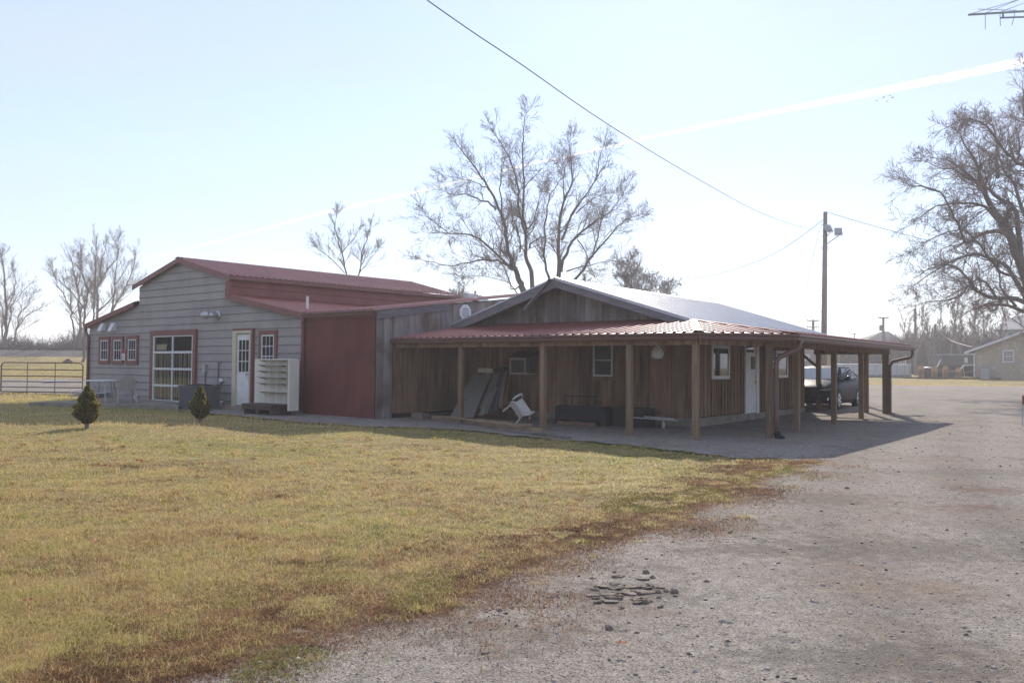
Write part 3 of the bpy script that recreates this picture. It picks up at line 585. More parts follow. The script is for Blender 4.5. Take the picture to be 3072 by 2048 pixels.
# --- big grey barn
UB = [-16.1, -12.4, -9.6, -6.8, -3.1]
barn = thing('barn', W(-9.6, V0, .08), 'grey lap sided barn with a raised red monitor roof and red trimmed windows', 'barn', rz=-AN)
m = MB()
courses(m, [[(-16.1, .08), (-12.4, .08), (-12.4, 3.62), (-16.1, 2.93)], [(-12.4, .08), (-6.8, .08), (-6.8, 4.24), (-9.6, 5.0), (-12.4, 4.24)], [(-6.8, .08), (-3.1, .08), (-3.1, 2.93), (-6.8, 3.62)]], 'v', V0, .08, 5.1)
m.build('siding_wall', M_side, barn)
m = MB(); m.prism([W(-16.1, V0+.02, .08), W(-3.1, V0+.02, .08), W(-3.1, V0+.02, 2.92), W(-6.8, V0+.02, 3.6), W(-6.8, V0+.02, 4.2), W(-9.6, V0+.02, 4.98), W(-12.4, V0+.02, 4.2), W(-12.4, V0+.02, 3.6), W(-16.1, V0+.02, 2.92)], VX*10.7)
m.build('side_walls', M_side, barn)
VB0, VB1 = V0-.16, 7.15
m = MB()
def plane_roof(m, u0, z0, u1, z1, va, vb): ribbed(m, lambda s: W(u0, s, z0), lambda s: W(u1, s, z1), va, vb)
KS = .0115; rs_ = lambda s: KS*(s-VB0)
for ue in (-6.6, -12.6): ribbed(m, lambda s: W(ue, s, 4.31+rs_(s)), lambda s: W(-9.6, s, 5.08+rs_(s)), VB0, VB1)
rf = m.build('upper_roof', M_redr, barn)
m = MB(); cap(m, -9.6, 5.08, .26, VB0-.02, VB1+.01, rise=KS*(VB1-VB0)); m.build('ridge_cap', M_redr, rf)
m = MB(); plane_roof(m, -2.95, 3.0, -6.8, 3.72, VB0, VB1); m.build('lower_roof', M_redr, barn); m = MB(); plane_roof(m, -16.25, 3.0, -12.4, 3.72, VB0, VB1); m.build('lower_roof', M_redr, barn)
m = MB(); courses(m, [[(V0, 3.6), (7, 3.6), (7, 4.38), (V0, 4.26)]], 'u', -6.79, 3.68, 4.45, .29); m.build('monitor_wall', mat('faded barn red', (.21, .070, .062), (.26, .092, .082), 2.0, (1, 1, .3), rough=.7, tone=.8), barn)
m = MB()
def rk(m, u0, z0, u1, z1, v, h=.17): m.prism([W(u0, v, z0), W(u1, v, z1), W(u1, v, z1-h), W(u0, v, z0-h)], VX*.03)
v = VB0-.012
for a in ((-6.58, 4.302, -9.6, 5.075), (-12.62, 4.302, -9.6, 5.075)): rk(m, *a, v)
rk(m, -2.93, 2.99, -6.72, 3.70, v); rk(m, -16.27, 2.99, -12.5, 3.70, v)
fb(m, 'v', V0, -6.83, -6.68, .02, .145, 3.56, 4.12); m.bar(W(-6.675, VB0+.02, 4.235), W(-6.675, VB1, 4.235+KS*(VB1-VB0)), .15, .115); m.ub(-3.12, -2.98, VB0+.05, V0-.02, 2.84, 2.955)
m.build('rake_trim', M_redm, barn)
m = MB(); sweep(m, [W(-2.95, VB1, 2.98), W(-2.95, VB0+.06, 2.98)], [(-x, z) for x, z in GP]); m.build('gutter', M_gut, barn)
g = MB(); sweep(g, [W(-16.27, VB0+.04, 2.98), W(-16.27, VB1, 2.98)], [(-x, z) for x, z in GP]); g.build('gutter', M_gut, barn)
pipe('downspout', [W(-16.34, VB0+.12, 2.87), W(-16.34, VB0+.12, 2.7), W(-16.06, V0-.07, 2.5), W(-16.06, V0-.07, 2.35), W(-16.06, V0-.07, .16), W(-16.2, V0-.25, .1)], .05, M_gut, barn)
for a, b in (((299, 1091), (333, 1009)), ((338, 1092), (374, 1008)), ((381, 1092), (418, 1006))):
    p, q = q2(*a, 'v', V0), q2(*b, 'v', V0); t = .13; window(barn, 'v', V0, p[0]+t, q[0]-t, p[1]+t, q[1]-t, t, M_redm, 3, 2)
p, q = q2(779, 1103, 'v', V0), q2(833, 989, 'v', V0); window(barn, 'v', V0, p[0]+.13, q[0]-.1, p[1], q[1]-.14, .13, M_redm, 3, 3)
# glazed overhead door with vertical blinds behind the panes
p, q = q2(455, 1198, 'v', V0), q2(593, 989, 'v', V0); a0, a1, z0, z1 = p[0]+.16, q[0]-.13, .19, q[1]-.17
gd = MB(); fw = .075; rows = [z0, z0+(z1-z0)*.25, z0+(z1-z0)*.5, z0+(z1-z0)*.75, z1]
for i, z in enumerate(rows): fb(gd, 'v', V0, a0, a1, .03, .085, z-(0 if i == 0 else fw/2), z+(fw if i == 0 else 0 if i == 4 else fw/2))
for a, b in ((a0, a0+fw), ((a0+a1)/2-.04, (a0+a1)/2+.02), (a1-fw, a1)):
    for r0, r1 in zip(rows, rows[1:]): fb(gd, 'v', V0, a, b, .03, .08, r0+fw/2+.001, r1-fw/2-.001)
god = gd.build('glazed_garage_door', M_vinyl, barn)
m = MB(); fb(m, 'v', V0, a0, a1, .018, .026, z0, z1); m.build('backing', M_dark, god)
m = MB(); a = a0+.09
while a < a1-.1:
    if abs(a-(a0+a1)/2) > .05: fb(m, 'v', V0, a, a+random.uniform(.02, .05), .030, .036, z0+.05, rows[3]-.04)
    a += random.uniform(.075, .10) if a < (a0+a1)/2 else random.uniform(.10, .19)
fb(m, 'v', V0, a0+.15, (a0+a1)/2-.45, .03, .036, rows[3]+.08, rows[4]-.28); m.build('vertical_blind', M_cream, god)
m = MB(); m.poly([PW('v', V0, *q) for q in ((a0+fw*.5, .048, z0+fw*.5), (a1-fw*.5, .048, z0+fw*.5), (a1-fw*.5, .048, z1-.01), (a0+fw*.5, .048, z1-.01))]); m.build('pane', M_pane, god)
m = MB(); fb(m, 'v', V0, a0-.18, a1+.16, .012, .10, z1, z1+.19); fb(m, 'v', V0, a0-.18, a0, .012, .095, .15, z1); fb(m, 'v', V0, a1, a1+.16, .012, .095, .15, z1); m.build('trim', M_redm, god)
# white steel entry door
p, q = q2(702, 1209, 'v', V0), q2(762, 989, 'v', V0); a0, a1, z1 = p[0], q[0], q[1]; z0 = .24
d = MB(); fb(d, 'v', V0, a0+.2, a1-.09, .02, .05, z0, z1-.13)
for zz in (z0+.15, z0+.62): 
    for s_ in (0, 1): fb(d, 'v', V0, a0+.31+s_*.29, a0+.53+s_*.29, .05, .058, zz, zz+.36)
door = d.build('door', M_white, barn)
m = MB(); fb(m, 'v', V0, a0+.30, a1-.14, .05, .056, z0+1.02, z1-.3); m.build('pane', M_glass, door)
m = MB(); g0, g1, y0, y1 = a0+.30, a1-.14, z0+1.02, z1-.3
for i in range(4): c = g0+(g1-g0)*i/3; fb(m, 'v', V0, c-.012, c+.012, .05, .07, y0, y1)
for i in range(4): c = y0+(y1-y0)*i/3; fb(m, 'v', V0, g0, g1, .05, .068, c-.012, c+.012)
m.build('muntins', M_vinyl, door)
m = MB(); fb(m, 'v', V0, a0, a0+.19, .012, .10, z0-.04, z1-.1); fb(m, 'v', V0, a0, a1, .012, .105, z1-.1, z1-.02); fb(m, 'v', V0, a1-.09, a1-.035, .012, .10, z0-.04, z1-.1); m.build('door_frame', M_cream, door)
m = MB(); fb(m, 'v', V0, a0-.03, a1+.06, .012, .085, z1-.018, z1+.05); fb(m, 'v', V0, a1-.03, a1+.06, .012, .08, z0, z1-.02); m.build('trim', M_redm, door)
m = MB(); c = PW('v', V0, a1-.14, .07, z0+.95); m.tube([c, c-VX*.05, c-VX*.05-UX*.09], .012, 6); m.build('handle', M_dark, door)
m = MB(); fb(m, 'v', V0, a0-.2, a1+.3, .0, .45, .04, .2); m.build('door_step', M_conc, barn)
# small fittings on the barn front
M_galv = mat('galvanised', (.42, .43, .44), (.5, .51, .52), 6, rough=.4, metal=.7)
for px in (315, 346):
    a, z = q2(px, 982, 'v', V0); m = MB(); s_ = .13
    m.prism([PW('v', V0, a-s_, .015, z-.14), PW('v', V0, a-s_, .24, z-.14), PW('v', V0, a-s_, .10, z+.16), PW('v', V0, a-s_, .015, z+.16)], UX*(2*s_)); m.build('vent_hood', M_vinyl, barn)
a, z = q2(656, 946, 'v', V0); m = MB(); c = PW('v', V0, a, 0, z); m.cyl(c-VX*.012, c-VX*.05, .15, n=18); m.tube([c-VX*.04, c-VX*.22-UX*.02, c-VX*.34-UX*.10+ZX*.01], [.085, .085, .085], 12)
e = c-VX*.36-UX*.14; m.tube([e+UX*.14, e+UX*.06, e-UX*.06, e-UX*.16, e-UX*.19], [.085, .12, .125, .10, .03], 14); m.build('exhaust_vent', M_galv, barn, smooth=True)
a, z = q2(620, 1106, 'v', V0); m = MB(); fb(m, 'v', V0, a-.07, a+.07, .015, .12, z-.13, z+.15); bx_ = m.build('meter_box', M_galv, barn); m = MB(); c = PW('v', V0, a, .05, 0); m.tube([c+ZX*(z-.13), c+ZX*(z-.6)], .018, 6); m.build('conduit', M_gut, bx_)
a, z = q2(659.6, 1086, 'v', V0); m = MB(); c = PW('v', V0, a, .05, 0); m.tube([c+ZX*z+UX*.16, c+ZX*z, c+ZX*(z-.75)], .022, 8); m.build('gas_pipe', M_gut, barn)
m = MB(); p = PW('v', V0, a+.08, .06, z-.68); m.tube([p, p+UX*.16+ZX*.12-VX*.05], [.035, .07], 10); m.build('vent_cap', M_vinyl, barn)
m = MB(); m.tube([PW('v', V0, a+.02, .06, z-.72), PW('v', V0, a-.02, .08, z-.95), PW('v', V0, a-.16, .12, z-1.2), PW('v', V0, a-.42, .2, z-1.42), PW('v', V0, a-.7, .3, z-1.5)], .045, 8); m.build('insulated_hose', M_dark, barn, smooth=True)
m = MB(); m.tube([PW('v', V0, a-.03, .3, z-1.6), PW('v', V0, a-.03, .28, z-.8)], .012, 5); m.build('stake', M_galv, barn)
for px, py in ((671, 1207), (416, 1187)):
    a, z = q2(px, py, 'v', V0); m = MB(); c = PW('v', V0, a, 0, max(z, .3)); m.tube([c, c-VX*.10, c-VX*.15-ZX*.04, c-VX*.17-ZX*.12-UX*.03, c-VX*.17-ZX*.2-UX*.04], .04, 8); m.build('drain_elbow', M_vinyl, barn, smooth=True)
# --- connector shed: red boards to the front, grey barn boards on its long side
conn = thing('connector_shed', W(-1.5, V0, .05), 'low shed joining barn and shop, with a red board front and weathered grey side', 'shed', rz=-AN)
m = MB(); boards(m, 'v', V0, -3.08, -.02, .04, lambda a: 2.86, .61, .014, .004, tr=(.46, .54)); m.build('red_wall', M_red, conn)
m = MB(); m.ub(-3.08, -.02, V0+.01, 7, .05, 2.9); m.build('inner_wall', M_dark, conn)
rz_ = lambda v: 2.94+.128*(v+3.72)
pz = lambda v: 2.24+.152*(v+3.1)          # underside of the porch roof over v
m = MB(); boards(m, 'u', 0, V0, -3.12, .08, lambda v: rz_(v)-.02); boards(m, 'u', 0, -3.10, -.02, lambda v: pz(v)+.0, lambda v: rz_(v)-.02); boards(m, 'u', 0, 0, 3.6, lambda v: 2.5, lambda v: rz_(v)-.02)
gw = m.build('grey_board_wall', M_grey, conn)
m = MB(); boards(m, 'u', 0, -3.10, -.02, .2, lambda v: pz(v)-.004); m.build('sheltered_board_wall', M_brn, conn)
m = MB(); m.prism([W(-.004, V0, .05), W(-.004, 3.6, .05), W(-.004, 3.6, rz_(3.6)), W(-.004, V0, rz_(V0))], UX*-.05); m.build('backing', M_dark, conn)
m = MB(); ribbed(m, lambda s: W(s, V0-.14, rz_(V0-.14)+.05), lambda s: W(s, 6.6, rz_(6.6)+.05), -2.95, .12); rfc = m.build('roof', M_redr, conn)
m = MB(); m.prism([W(.04, V0-.02, rz_(V0)+.03), W(.04, -.9, rz_(-.9)+.03), W(.04, -.9, rz_(-.9)-.15), W(.04, V0-.02, rz_(V0)-.21)], UX*.03); m.build('rake_board', M_fasc, conn)
m = MB(); m.ub(-3.0, .03, V0-.05, V0-.016, 2.80, 2.97); m.build('fascia', M_redm, conn)
g = MB(); sweep(g, [W(-2.96, V0-.06, 2.97), W(.02, V0-.06, 2.97)], GP); gt = g.build('gutter', M_gut, conn)
pipe('downspout', [W(-2.92, V0-.14, 2.86), W(-2.93, V0-.14, 2.74), W(-2.99, V0-.07, 2.5), W(-3.0, V0-.07, 2.3), W(-3.0, V0-.07, .12)], .055, M_redm, conn)
# octagonal vent
v_, z_ = q2(1390.7, 938, 'u', 0); m = MB(); c = W(.035, v_, z_)
oc = [(math.cos(PI/8+k*PI/4), math.sin(PI/8+k*PI/4)) for k in range(8)]
for k in range(8):
    a, b_ = oc[k], oc[(k+1) % 8]; P = [c+VX*a[0]*.26+ZX*a[1]*.26, c+VX*b_[0]*.26+ZX*b_[1]*.26, c+VX*b_[0]*.18+ZX*b_[1]*.18, c+VX*a[0]*.18+ZX*a[1]*.18]; m.prism(P, UX*.05)
for k in range(6):
    z = -.15+k*.055; hw = .18 if abs(z) < .08 else .12; p = c+ZX*z; m.prism([p-VX*hw, p+VX*hw, p+VX*hw+ZX*.035+UX*.0, p-VX*hw+ZX*.035], UX*.035)
ov = m.build('octagonal_vent', M_vinyl, conn); m = MB(); m.prism([c-UX*.005+VX*a*.2+ZX*b_*.2 for a, b_ in oc], UX*.01); m.build('backing', M_dark, ov)
m = MB(); q = onu(1426, 884, -1.6); p = W(*q); m.tube([p-ZX*.6, p+ZX*.13], .045, 10); p0 = p-ZX*.12; m.tube([p0-ZX*.1, p0+ZX*.06], [.13, .05], 10); m.build('roof_pipe', M_vinyl, conn)
q = onu(922, 922, -3.9); p = W(q[0], q[1], q[2]); m = MB(); m.tube([p-ZX*.2, p+ZX*.34], .04, 10); m.build('vent_pipe', M_vinyl, barn)
# --- wood sided shop with the wrap-around porch
shop = thing('wood_sided_shop', W(3.7, 0, .05), 'low wood boarded shop with a white metal gable roof and a wrap-around red porch', 'building', rz=-AN)
UG = 7.36; RU, RZ_, EZ = 3.75, 3.86, 2.62; UE = 7.75
gzr = lambda u: RZ_-abs(u-RU)*(RZ_-EZ)/(UE-RU)
V1 = 9.2; VW = 8.1
m = MB(); boards(m, 'v', 0, .02, UG, lambda u: 2.70, lambda u: gzr(u)-.05); gab = m.build('gable_boards', M_grey, shop)
m = MB(); boards(m, 'v', 0, .02, UG, .26, lambda u: 2.69); m.build('front_wall', M_brn, shop)
m = MB(); boards(m, 'u', UG, .0, VW, .28, lambda v: 2.62, .2); m.build('side_wall', M_brn, shop)
m = MB(); a = .1
while a < VW-.05: fb(m, 'u', UG, a, a+.045, .028, .05, .28, 2.6, random.random()); a += random.uniform(.19, .24)
m.build('battens', M_brn, shop)
m = MB(); m.ub(.01, UG-.01, .02, VW-.02, .1, 2.5); m.prism([W(.01, .02, 2.5), W(UG-.01, .02, 2.5), W(RU, .02, RZ_-.1)], VX*(VW-.04)); m.build('inner_wall', M_dark, shop)
m = MB(); m.ub(.0, UG+.05, -.05, VW, .0, .255); m.build('foundation', M_conc, shop)
m = MB(); ribbed(m, lambda s: W(UE, s, EZ), lambda s: W(RU, s, RZ_), -.74, V1+.1); ribbed(m, lambda s: W(.02, s, gzr(.02)), lambda s: W(RU, s, RZ_), -.74, V1+.1); rf = m.build('roof', M_wht, shop)
m = MB(); cap(m, RU, RZ_, .31, -.76, V1+.11); m.build('ridge_cap', M_wht, rf)
m = MB()
for a, b_ in (((UE+.03, EZ-.01), (RU, RZ_-.01)), ((.02, gzr(.02)-.01), (RU, RZ_-.01))): m.prism([W(a[0], -.75, a[1]), W(b_[0], -.75, b_[1]), W(b_[0], -.75, b_[1]-.235), W(a[0], -.75, a[1]-.215)], VX*.035)
m.build('rake_board', M_fasc, shop)
m = MB()
m.prism([W(UE+.04, -.775, EZ+.015), W(RU, -.775, RZ_+.03), W(RU, -.775, RZ_-.05), W(UE+.04, -.775, EZ-.065)], VX*.02); m.prism([W(RU, -.775, RZ_+.03), W(.0, -.775, gzr(0)+.03), W(.0, -.775, gzr(0)-.01), W(RU, -.775, RZ_-.01)], VX*.02); m.build('edge_trim', M_wht, rf)
m = MB(); m.prism([W(UE-.02, -.71, EZ-.06), W(RU, -.71, RZ_-.06), W(RU, -.71, RZ_-.08), W(UE-.02, -.71, EZ-.08)], VX*.7); m.prism([W(.04, -.71, gzr(.04)-.06), W(RU, -.71, RZ_-.06), W(RU, -.71, RZ_-.08), W(.04, -.71, gzr(.04)-.08)], VX*.7); m.build('soffit', M_brn, shop)
a = W(*onv(1652, 836, -.82)); b_ = W(*onv(1573, 931, -.95)); m = MB(); m.bar(a, b_, .04, .12, up=VX, tone=.8); m.build('loose_board', M_fasc, shop, label='loose weathered board hanging down from the gable peak')
# porch roof
HE = [(8.98, -3.12), (10.35, -1.30)]; EP = 2.235; HC = (UE-.05, -.70, 2.61)
m = MB()
def topf(s):
    if s <= HC[0]: return W(s, -.01, 2.715) if s < UG else W(s, -.01-(s-UG)/(HC[0]-UG)*.69, 2.715-(s-UG)/(HC[0]-UG)*.105)
    t = (s-HC[0])/(HE[0][0]-HC[0]); return W(s, HC[1]+(HE[0][1]-HC[1])*t, HC[2]+(EP-HC[2])*t)
ribbed(m, lambda s: W(s, HE[0][1], EP), topf, .03, HE[0][0])
de = Vector((HE[1][0]-HE[0][0], HE[1][1]-HE[0][1])); dl = de.length; de /= dl
w0 = Vector((HC[0]-HE[0][0], HC[1]-HE[0][1])); sc = w0.dot(de); hc = (w0-de*sc).length
# chamfer: ribs perpendicular to its own eave run up to the two hips that meet at the gable corner
def chT(s):
    if s < sc: t = s/sc
    else: t = (dl-s)/(dl-sc)
    t = max(0, min(1, t)); nrm = (w0-de*sc)/hc; p = Vector(HE[0])+de*s+nrm*hc*t; return W(p.x, p.y, EP+(HC[2]-EP)*t)
ribbed(m, lambda s: W(HE[0][0]+de.x*s, HE[0][1]+de.y*s, EP), chT, 0, dl)
def sdT(s):
    if s >= HC[1]: return W(HC[0], s, HC[2])
    t = (s-HE[1][1])/(HC[1]-HE[1][1]); return W(HE[1][0]+(HC[0]-HE[1][0])*t, s, EP+(HC[2]-EP)*t)
ribbed(m, lambda s: W(10.35, s, EP), sdT, HE[1][1], V1+.15)
pr = m.build('porch_roof', M_redr, shop)
m = MB(); m.bar(W(HE[0][0], HE[0][1], EP+.035), W(*HC)+ZX*.035, .16, .02); m.bar(W(HE[1][0], HE[1][1], EP+.035), W(*HC)+ZX*.035, .16, .02); m.build('hip_cap', M_redr, pr)
g = MB(); pth = [W(-.06, HE[0][1]+.02, 2.225), W(HE[0][0], HE[0][1]+.02, 2.225), W(HE[1][0]-.02, HE[1][1], 2.225), W(10.33, V1+.15, 2.225)]; sweep(g, pth, GP); g.build('gutter', M_gut, pr)
m = MB(); sweep(m, [W(.03, HE[0][1]+.06, 2.2), W(HE[0][0]-.03, HE[0][1]+.06, 2.2), W(HE[1][0]-.08, HE[1][1]+.03, 2.2), W(10.27, V1+.1, 2.2)], [(0, 0), (0, -.12), (.03, -.12), (.03, 0)]); m.build('fascia', M_gut, pr)
m = MB(); hb = 2.02
m.ub(.03, 8.9, -3.0, -2.90, 1.98, 2.16); m.bar(W(8.9, -2.95, 2.07), W(9.7, -1.3, 2.07), .09, .18); m.ub(9.63, 9.72, -1.25, V1, 1.98, 2.16); m.ub(UG, 9.62, V1-.1, V1, 1.98, 2.16)
v = .5
while v < V1-.2: m.bar(W(UG+.02, v, 2.55), W(10.2, v, 2.17), .04, .11); v += .9
u = .5
while u < 7.2: m.bar(W(u, -.02, 2.62), W(u, -3.0, 2.165), .04, .10); u += .9
m.build('porch_beam', M_brn, pr)
M_bond = M_post
PO = [(2.35, -2.93), (4.95, -2.95), (7.30, -2.98), (8.85, -2.95), (9.80, -1.36), (9.60, .95), (9.66, 3.62), (9.62, 6.3), (9.62, 9.05)]
for i, (u, v) in enumerate(PO):
    m = MB(); wd = .062 if i < 8 else .085; g0 = gz(W(u, v, 0).x, W(u, v, 0).y)-.05; m.ub(u-wd, u+wd, v-wd*.9, v+wd*.9, g0, 2.0 if 0 < i < 4 else 2.05, random.random()); m.build('post', M_post, shop)
for px in (2598, 2456, 2402):
    q = onv(px, 1100, V1-.1); m = MB(); u = q[0]; m.ub(u-.07, u+.07, V1-.17, V1-.04, .02, 2.0, .9); m.build('post', M_post, shop)
m = MB(); c = W(*onv(2463, 1046, V1-.12)); 
q = onv(2456, 1070, V1-.1)[0]; m.bar(W(q, V1-.12, 1.55), W(q-.55, V1-.12, 2.0), .09, .09); q = onv(2598, 1070, V1-.1)[0]; m.bar(W(q, V1-.12, 1.75), W(q-.2, V1-.12, 2.0), .05, .09); m.build('brace', M_post, shop)
c = W(10.38, -1.12, 2.12); e = W(9.97, -1.40, 0); pipe('downspout', [c, c-ZX*.12, c-ZX*.2-UX*.05, Vector((e.x, e.y, 1.74))+UX*.06, Vector((e.x, e.y, 1.62)), Vector((e.x, e.y, .5)), Vector((e.x, e.y, .06))], .055, M_gut, shop)
m = MB(); m.tube([Vector((e.x, e.y, .14)), Vector((e.x+.03, e.y-.06, .03)), Vector((e.x+.08, e.y-.16, .02))], [.075, .08, .07], 8); m.build('downspout_boot', M_dark, shop)
c = W(10.40, V1-.1, 2.12); e = W(9.76, 8.98, 0); pipe('downspout', [c, c-ZX*.12, c-ZX*.24-UX*.06, Vector((e.x, e.y, 1.76))+UX*.1, Vector((e.x, e.y, 1.6)), Vector((e.x, e.y, .15)), Vector((e.x+.1, e.y-.1, .1))], .05, M_gut, shop)
# openings of the shop
p, q = q2(1783, 1128, 'v', 0), q2(1841, 1032, 'v', 0); o = window(shop, 'v', -.02, p[0], q[0], p[1], q[1], None, None, 1, 2, M_vinyl, .04)
m = MB(); fb(m, 'v', -.02, p[0]-.03, q[0]+.03, .012, .045, p[1]-.12, p[1]-.005); m.build('sill', M_brn, o)
p, q = q2(2129, 1137, 'u', UG), q2(2183, 1037, 'u', UG); window(shop, 'u', UG+.02, p[0], q[0], p[1], q[1], None, None, 1, 1, M_vinyl, .085)
p, q = q2(2322, 1133, 'u', UG), q2(2358, 1053, 'u', UG); window(shop, 'u', UG+.02, p[0], q[0], p[1], q[1], None, None, 1, 1, M_vinyl, .085)
p, q = q2(2231, 1250, 'u', UG), q2(2261, 1030, 'u', UG); a0, a1 = p[0]-.02, q[0]; z0 = .26
d = MB(); fb(d, 'u', UG, a0, a1, .03, .07, z0, 2.25); sd_ = d.build('door', M_white, shop)
m = MB(); zc = q2(2245, 1057, 'u', UG)[1]; ac = (a0+a1)/2-.12; pts = [PW('u', UG, ac+.3*math.cos(t*PI/10), .07, zc+.26*math.sin(t*PI/10)) for t in range(11)]; m.prism(pts, UX*.012); m.build('fanlight', M_glass, sd_)
m = MB(); p, q = q2(2246, 1107, 'u', UG), q2(2257, 1070, 'u', UG); fb(m, 'u', UG, p[0], q[0], .07, .09, p[1], q[1]); m.build('door_plaque', mat('plaque', (.06, .012, .012), rough=.5), sd_)
M_brass = mat('brass', (.45, .33, .16), rough=.3, metal=.9)
m = MB(); a, z = q2(2259, 1146, 'u', UG); c = PW('u', UG, a-.02, .07, z); m.tube([c, c+UX*.05], [.02, .03], 8); m.tube([c+UX*.03+ZX*.1, c+UX*.03-ZX*.1], .012, 6); c = c+ZX*.15; m.tube([c, c+UX*.03], .028, 8); m.build('handle', M_brass, sd_)
m = MB(); fb(m, 'u', UG, a1, a1+.16, .03, .10, z0-.02, 2.3); fb(m, 'u', UG, a0-.05, a0, .03, .09, z0-.02, 2.3); m.build('door_frame', M_white, sd_)
# ------------------------------------------------------------------ bare trees
M_bark = mat('bark', (.12, .095, .08), (.19, .16, .135), 3, (2, 2, .4), rough=.9, bump=.5, bscale=10)
M_twig = mat('twigs', (.21, .16, .135), (.27, .21, .18), 2, rough=.85)
M_bark2 = mat('pale bark', (.15, .115, .095), (.22, .17, .14), 3, (2, 2, .4), rough=.9)
M_twig2 = mat('pale twigs', (.23, .18, .155), (.28, .225, .19), 2, rough=.85)
rnd = random.Random(11)
def rv(r=None): r = r or rnd; return Vector((r.gauss(0, 1), r.gauss(0, 1), r.gauss(0, 1)))
# P: per level (number of children, length factor, angle, radius factor); up = upward pull
def grow(tr, cr, p, d, L_, r, lv, P):
    n = 4 if lv <= 1 else 3; pts = [p.copy()]; d = d.normalized()
    for i in range(n):
        d = (d+rv()*P['wig']+ZX*P['up']).normalized(); pts.append(pts[-1]+d*(L_/n))
    rr = [max(P['min'], r*(1-.62*i/n)) for i in range(n+1)]
    (tr if lv <= P.get('trunk', 0) else cr).tube(pts, rr, 6 if lv == 0 else (4 if lv == 1 else 3), cap=False)
    kids(tr, cr, pts, rr, L_, lv, P)
def kids(tr, cr, pts, rr, L_, lv, P, t0=None):
    if lv >= P['lev']: return
    nn, lf, ang = P['n'][min(lv, len(P['n'])-1)], P['lf'][min(lv, len(P['lf'])-1)], P['ang']
    n = len(pts)-1; nn = max(1, int(nn*rnd.uniform(.75, 1.25)))
    for k in range(nn):
        t = (P['t0'] if t0 is None else t0)+(1-(P['t0'] if t0 is None else t0))*(k+rnd.random())/nn; x = min(n-1e-4, t*n); i = int(x); f = x-i
        q = pts[i].lerp(pts[i+1], f); dd = (pts[i+1]-pts[i]).normalized(); pe = (rv().cross(dd)).normalized()
        a = math.radians(rnd.gauss(ang, 12)); nd = dd*math.cos(a)+pe*math.sin(a)+ZX*P.get('lift', .15)
        l = L_*lf*(1.15-.6*t)*rnd.uniform(.6, 1.25); r = (rr[i]*(1-f)+rr[i+1]*f)*.62
        grow(tr, cr, q, nd, l, r, lv+1, P)
def finish_tree(name, base, tr, cr, label, group=None, bark=None, twig=None):
    t = thing(name, base, label, 'tree', group); tr.build('trunk', bark or M_bark, t, smooth=True); cr.build('crown', twig or M_twig, t); return t
def traced(name, D, limbs, P, label, bark=None, twig=None, group=None, spread=.55, trans=None, rscale=1.0):
    """limbs: (start radius, end radius, depth drift, [photo points]) seen at distance D; side growth goes in all directions"""
    tr, cr = MB(), MB(); roots = []
    for r0, r1, dr, pp in limbs:
        if trans: pp = [trans(*q) for q in pp]
        n = len(pp); pts = []
        for i, q in enumerate(pp): pts.append(at(q[0], q[1], D+dr*(i/(n-1))**1.2))
        # resample smoothly
        fine = []; 
        for i in range(n-1):
            a, b_, c, d_ = pts[max(0, i-1)], pts[i], pts[i+1], pts[min(n-1, i+2)]
            for s in range(3):
                t = s/3; fine.append(.5*((2*b_)+(c-a)*t+(2*a-5*b_+4*c-d_)*t*t+(3*b_-a-3*c+d_)*t**3)+rv()*.03*D/45)
        fine.append(pts[-1]); m_ = len(fine); rr = [max(.012, (r0+(r1-r0)*(i/(m_-1))**.8)*rscale) for i in range(m_)]
        tr.tube(fine, rr, 8 if r0 > .12 else 5, cap=False); Ln = sum((b_-a).length for a, b_ in zip(fine, fine[1:]))
        Pk = dict(P); dens = P.get('perm', 2.2)
        for k in range(int(Ln*dens)):
            t = .22+.78*rnd.random(); x = min(m_-1-1e-4, t*(m_-1)); i = int(x); f = x-i; q = fine[i].lerp(fine[i+1], f); dd = (fine[i+1]-fine[i]).normalized()
            pe = (rv().cross(dd)).normalized(); a = math.radians(rnd.gauss(P['ang'], 12)); nd = dd*math.cos(a)+pe*math.sin(a)+ZX*P.get('lift', .15)
            rb = (rr[i]*(1-f)+rr[i+1]*f); l = P['side']*rnd.uniform(.35, 1.2)*(1.15-.72*t)
            grow(tr, cr, q, nd, l, min(rb*.45, .02+.012*l), 2, P)
        grow(tr, cr, fine[-1], fine[-1]-fine[-2], P['side']*.4, rr[-1], 2, P)
        roots.append(fine[0])
    b0 = roots[0]; bz = gz(b0.x, b0.y)
    return finish_tree(name, (b0.x, b0.y, bz), tr, cr, label, group, bark, twig)
def wildtree(name, x, y, H_, P, label, group=None, bark=None, twig=None, r=None, lean=0, stems=1):
    tr, cr = MB(), MB(); z = gz(x, y)
    for s in range(stems):
        P2 = dict(P); P2['trunk'] = 0; hh = H_*(1 if s == 0 else rnd.uniform(.7, .98))
        d = Vector((lean+rnd.gauss(0, .05)+(0 if stems == 1 else rnd.uniform(-.22, .22)), rnd.gauss(0, .06), 1)); pts = [Vector((x+rnd.uniform(-.15, .15)*stems, y, z-.1))]; n = 9
        d.normalize()
        for i in range(n): d = (d+rv()*.05+ZX*.05).normalized(); pts.append(pts[-1]+d*hh*.92/n)
        r0 = (r or H_*.014)*(1 if s == 0 else .8); rr = [max(.012, r0*(1-.92*i/n)) for i in range(n+1)]
        tr.tube(pts, rr, 7, cap=False); kids(tr, cr, pts, rr, hh*P.get('first', .42), 0, P2, t0=P.get('bole', .22))
    return finish_tree(name, (x, y, z), tr, cr, label, group, bark, twig)
c7 = lambda x, y: (1200+x/2.613, 300+y/2.613)
